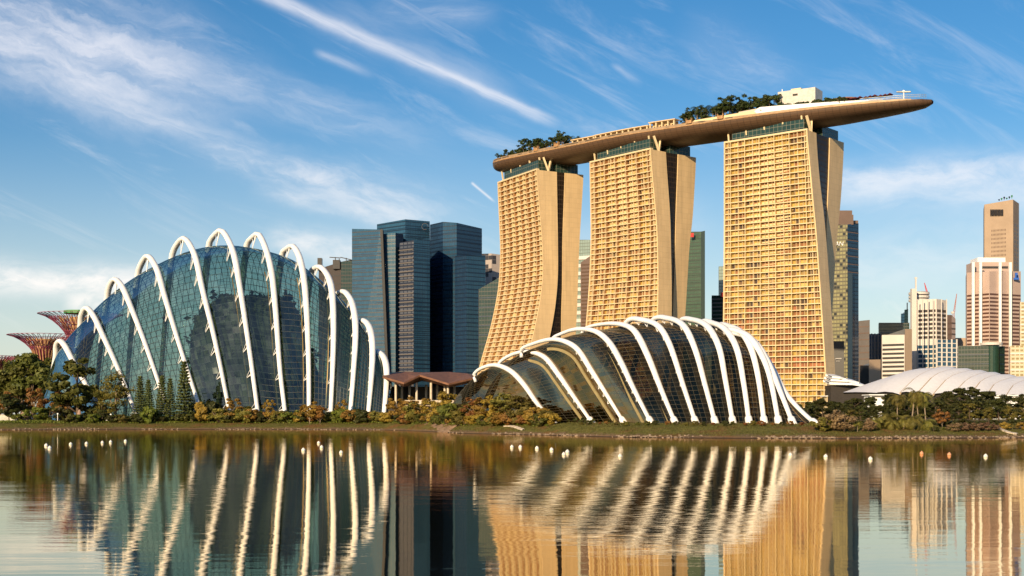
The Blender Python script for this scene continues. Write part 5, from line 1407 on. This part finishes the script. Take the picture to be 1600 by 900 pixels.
for px, D, top, k, w, lb in [(1302, 322, 637, 'pinkbush', 1.3, 'large pale dry shrub right of the low dome'), (1320, 318, 643, 'pinkbush', 1.3, 'rounded dry shrub before the large pale one'), (1340, 322, 646, 'fan', 1.1, 'pale spiky palm beside the dry shrubs'), (1356, 324, 650, 'pinkbush', 1.2, 'grey pink shrub left of the drooping palm'),
      (1285, 330, 648, 'bush', 1.4, 'olive shrub at the end of the low dome'), (1330, 330, 640, 'olive', 1.2, 'olive tree over the dry shrubs'), (1472, 320, 639, 'rusttree', 1.0, 'small rusty tree with thin trunk right of the palms'),
      (1492, 322, 657, 'pinkbush', 1.6, 'first dry pink shrub in the row on the right bank'), (1508, 322, 656, 'pinkbush', 1.6, 'second dry pink shrub in the row on the right bank'), (1524, 322, 657, 'pinkbush', 1.6, 'third dry pink shrub in the row on the right bank'), (1540, 322, 656, 'pinkbush', 1.6, 'fourth dry pink shrub in the row on the right bank'), (1556, 324, 658, 'pinkbush', 1.5, 'last dry pink shrub in the row on the right bank'),
      (1570, 318, 656, 'goldbush', 1.3, 'golden shrub by the pale ramp at right'), (1582, 316, 655, 'fan', 1.0, 'golden lit spiky palm on the pale ramp'), (1598, 320, 656, 'goldbush', 1.4, 'golden shrub cut by the right edge'), (1460, 318, 663, 'deepbush', 1.5, 'dark low shrub right of the leaning palm trunk'), (1475, 317, 664, 'limebush', 1.6, 'yellow green low shrub below the rusty tree')]:
    plant(k, px, ray_shore(px, 8.5 + (px % 4) * .7 + (4 if k in ('olive', 'rusttree') else 0)), top + (3 if 'bush' in k else 0), w, lb)
for i in range(22):
    px = 1300 + i * 14 + rg.uniform(-4, 4)
    plant('deepbush', px, ray_shore(px, rg.uniform(12, 24)), 658 + rg.uniform(-6, 3), 1.6, 'dark undergrowth shrub beneath the right bank trees', 'undergrowth shrubs on the right bank')
drape('ramp', [(PX(1557, 318), ray_shore(1557, 13)), (PX(1566, 312), ray_shore(1566, 9)), (PX(1582, 306), ray_shore(1582, 5)), (PX(1602, 302), ray_shore(1602, 3))], .9, 1.1, M['column'], 'pale curved ramp at the right end of the bank', .25, .5)

# roof deck planting
rg = random.Random(4)
def deck_plants(n, t0, t1, v0, v1, kinds_, h0, h1, label, group):
    for i in range(n):
        t = lerp(t0, t1, (i + rg.uniform(.1, .9)) / n); plant_at(rg.choice(kinds_), deck_pt(t, rg.uniform(v0, v1), 0), rg.uniform(h0, h1) * 1.0, rg.uniform(.95, 1.25), label, group)
deck_plants(26, TP(822, 7), TP(903, 7), 2, 13, ['deckpalm', 'decktree', 'decktree'], 9, 15, 'dark tree in the left clump on the roof deck', 'trees of the left deck clump')
deck_plants(14, TP(778, 7), TP(836, 7), 4, 11, ['deckbush', 'decktree'], 5, 9, 'low planting at the blunt left end of the deck', 'low planting on the deck end')
deck_plants(26, TP(1066, 8), TP(1165, 8), 1, 14, ['deckpalm', 'deckpalm', 'decktree'], 11, 19.5, 'dark palm or tree of the long clump on the roof deck', 'palms of the long deck clump')
deck_plants(15, TP(1140, 8), TP(1208, 8), 4, 12, ['decktree', 'deckpalm'], 10, 17, 'dark leafy tree left of the white roof box', 'trees beside the white roof box')
deck_plants(22, TP(1068, 13), TP(1205, 13), 12, 15, ['deckbush'], 4, 6.5, 'low shrub under the deck palms', 'low shrubs under the deck palms')
deck_plants(22, TP(1206, 10), TP(1318, 10), 9, 11.5, ['deckbush'], 6, 7.2, 'hedge shrub along the foot of the white roof box', 'hedge shrubs by the white roof box')

# bank grass: too many blades to count
RSH = [ray_shore((k - 5) * 10 + 5, 10) for k in range(180)]
mb = MB(); rg = random.Random(12)
for i in range(42000):
    px = rg.uniform(-40, 1650); x = PX(px, RSH[int(px) // 10 + 5]); d = rg.uniform(1.6, 24) if rg.random() < .8 else rg.uniform(15, 34); y = shore(x) + d
    h_ = rg.uniform(.12, .38); w = rg.uniform(0, 6.283); p = Vector((x, y, ground_z(x, y) - .05)); s = Vector((math.cos(w), math.sin(w), 0)) * rg.uniform(.05, .16)
    mb.face([p - s, p + s, p + Vector((rg.uniform(-.3, .3), rg.uniform(-.2, .2), h_))])
tag(mb.build('grass', M['grass']), 'short rough grass on the bank', kind='stuff')
mb = MB()
for i in range(2600):
    px = rg.uniform(-40, 860)
    x = PX(px, RSH[int(px) // 10 + 5]); y = shore(x) + rg.uniform(14, 22); p = Vector((x, y, ground_z(x, y)))
    hh = rg.uniform(.2, .6)
    for q in range(4):
        e1 = rv(rg) * rg.uniform(.2, .45); e2 = e1.cross(rv(rg)).normalized() * .28; c = p + Vector((rg.gauss(0, .5), rg.gauss(0, .5), hh * rg.random()))
        mb.quad(c - e1, c + e2, c + e1, c - e2)
tag(mb.build('ground_cover', M['lime']), 'leafy ground cover along the top of the bank', kind='stuff')

# stones at the waterline and the few built things among the left shrubs
mb = MB(); rg = random.Random(31)
stone = pmat('shore_stone', (.24, .18, .13), .9, var=.4, vscale=1.5)
for i in range(1500):
    px = rg.uniform(-40, 1640); k = RSH[int(px) // 10 + 5]; x = PX(px, k - 9)
    if math.sin(x * .23) + .6 * math.sin(x * .071 + 1) < rg.uniform(-1.2, 1.1): continue
    y = shore(x) + abs(rg.gauss(0, 1.1)) + .15; s = rg.uniform(.12, .42); c = Vector((x, y, ground_z(x, y)))
    ring = [c + Vector((math.cos(w) * s * rg.uniform(.7, 1.3), math.sin(w) * s * rg.uniform(.6, 1.1), -.05)) for w in [q * 1.0472 for q in range(6)]]
    up_ = [lerp(p, c, rg.uniform(.3, .5)) + Vector((0, 0, s * rg.uniform(.4, .75))) for p in ring]
    for q in range(6): mb.quad(ring[q], ring[(q + 1) % 6], up_[(q + 1) % 6], up_[q])
    mb.face(up_)
tag(mb.build('gravel', stone), 'stones scattered along the waterline of the far bank', kind='stuff')
o = gp(18, 512)
r = thing('low_wall', o, 'low grey stone wall behind the shrubs at the left edge', 'wall')
mb = MB(); mb.box(o - Vector((0, 0, .4)), 14, .6, 2.4); mb.build('wall', M['steel'], r)
mb = MB(); mb.box(o + Vector((0, 0, 2.0)), 14.3, .8, .18); mb.build('coping', M['column'], r)
def boulder(px, D, w, h, label, tall=1.0):
    o = gp(px, D); rg = random.Random(int(px)); mb = MB(); rows = []
    for k in range(6):
        a = math.pi / 2 * k / 5; rr = math.cos(a) * w / 2 + .02
        rows.append([o + Vector((rr * math.cos(t) * rg.uniform(.85, 1.12), rr * .8 * math.sin(t) * rg.uniform(.85, 1.12), math.sin(a) * h - .2)) for t in [q * .6283 for q in range(10)]])
    mb.grid(rows, closed=True); ob = mb.build('boulder', M['pinkstone'], None, True, tuple(o)); tag(ob, label, 'boulder')
M['pinkstone'] = pmat('pale_pink_stone', (.33, .22, .17), .8, var=.2, vscale=.8, bump=.5, bscale=2)
boulder(38, 508, 4.2, 4.0, 'rounded pale pink boulder among the shrubs at the far left')
boulder(124, 507, 2.2, 4.6, 'upright pale boulder beside the trunk of the spreading tree')
for px, lb in ((173, 'thin white marker post on the bank before the second rib'), (90, 'thin white marker post near the dome tip shrubs')):
    o = gp(px, 503); r = thing('marker_post', o, lb, 'post')
    mb = MB(); mb.beam(o, o + Vector((0, 0, 2.6)), .16); mb.build('pole', M['white'], r)
    mb = MB(); mb.box(o + Vector((0, 0, 2.6)), .5, .1, .4); mb.build('plate', M['white'], r)

# ------------------------------------------------------------------ buoys
BU = [(72, 697), (77.5, 701), (110.5, 695), (135, 694), (160, 692.5), (173, 691.5), (196, 690), (474, 704.5), (498, 693), (502.5, 700), (533, 708), (800, 699.5), (813, 699.5), (839, 701.5), (862, 704), (881, 711), (886.5, 707.5), (969, 714), (1235, 712), (1290, 714.5), (1360, 718.5), (1440, 709.5), (1483, 711.5), (1540, 714)]
GL = ['white round buoy in the loose row of seven at the far left', 'white round buoy in the cluster of four before the tall dome', 'white round buoy in the row before the nose of the low dome']
def buoy_meshes(col):
    mb = MB(); pts = [Vector((0, 0, -.25 + .88 * k / 7)) for k in range(8)]; mb.tube(pts, [.12, .30, .39, .42, .40, .33, .20, .08], 12)
    b_ = mesh_only(mb, 'float', M[col], True)
    mb = MB(); mb.tube([Vector((.07 * math.cos(w), 0, .66 + .07 * math.sin(w))) for w in [i / 8 * 6.283 for i in range(9)]], .02, 5)
    return b_, mesh_only(mb, 'ring', M['steel'], True)
bw, bo = buoy_meshes('buoy'), buoy_meshes('orange')
for i, (px, py) in enumerate(BU):
    D = EYE * F / (py - HY)
    if i < 7: lb, gr = GL[0], 'buoys in the left row'
    elif i < 11: lb, gr = GL[1], 'buoys before the tall dome'
    elif i < 17: lb, gr = GL[2], 'buoys before the low dome'
    elif i == 17: lb, gr = 'lone white buoy before the third low dome rib', 'single buoys'
    elif i == 18: lb, gr = 'faint white buoy in the white rib reflections', 'single buoys'
    elif i == 19: lb, gr = 'white buoy on the water below the dry shrubs', 'single buoys'
    elif i == 20: lb, gr = 'nearest white buoy below the left of the palms', 'single buoys'
    elif i in (21, 22): lb, gr = ('orange buoy below the leaning palm' if i == 21 else 'orange buoy below the rusty small tree'), 'single buoys'
    else: lb, gr = 'pale buoy at the right below the pink shrubs', 'single buoys'
    r = thing('buoy', Vector((PX(px, D), D, 0)), lb, 'buoy', gr); r.rotation_euler = (.1 * math.sin(i * 3), .1 * math.cos(i * 5), i)
    s = .72 if D > 180 else .62; r.scale = (s, s, s)
    for me in (bo if i in (21, 22) else bw):
        k = bpy.data.objects.new(me.name.split('.')[0], me); COL.objects.link(k); k.parent = r
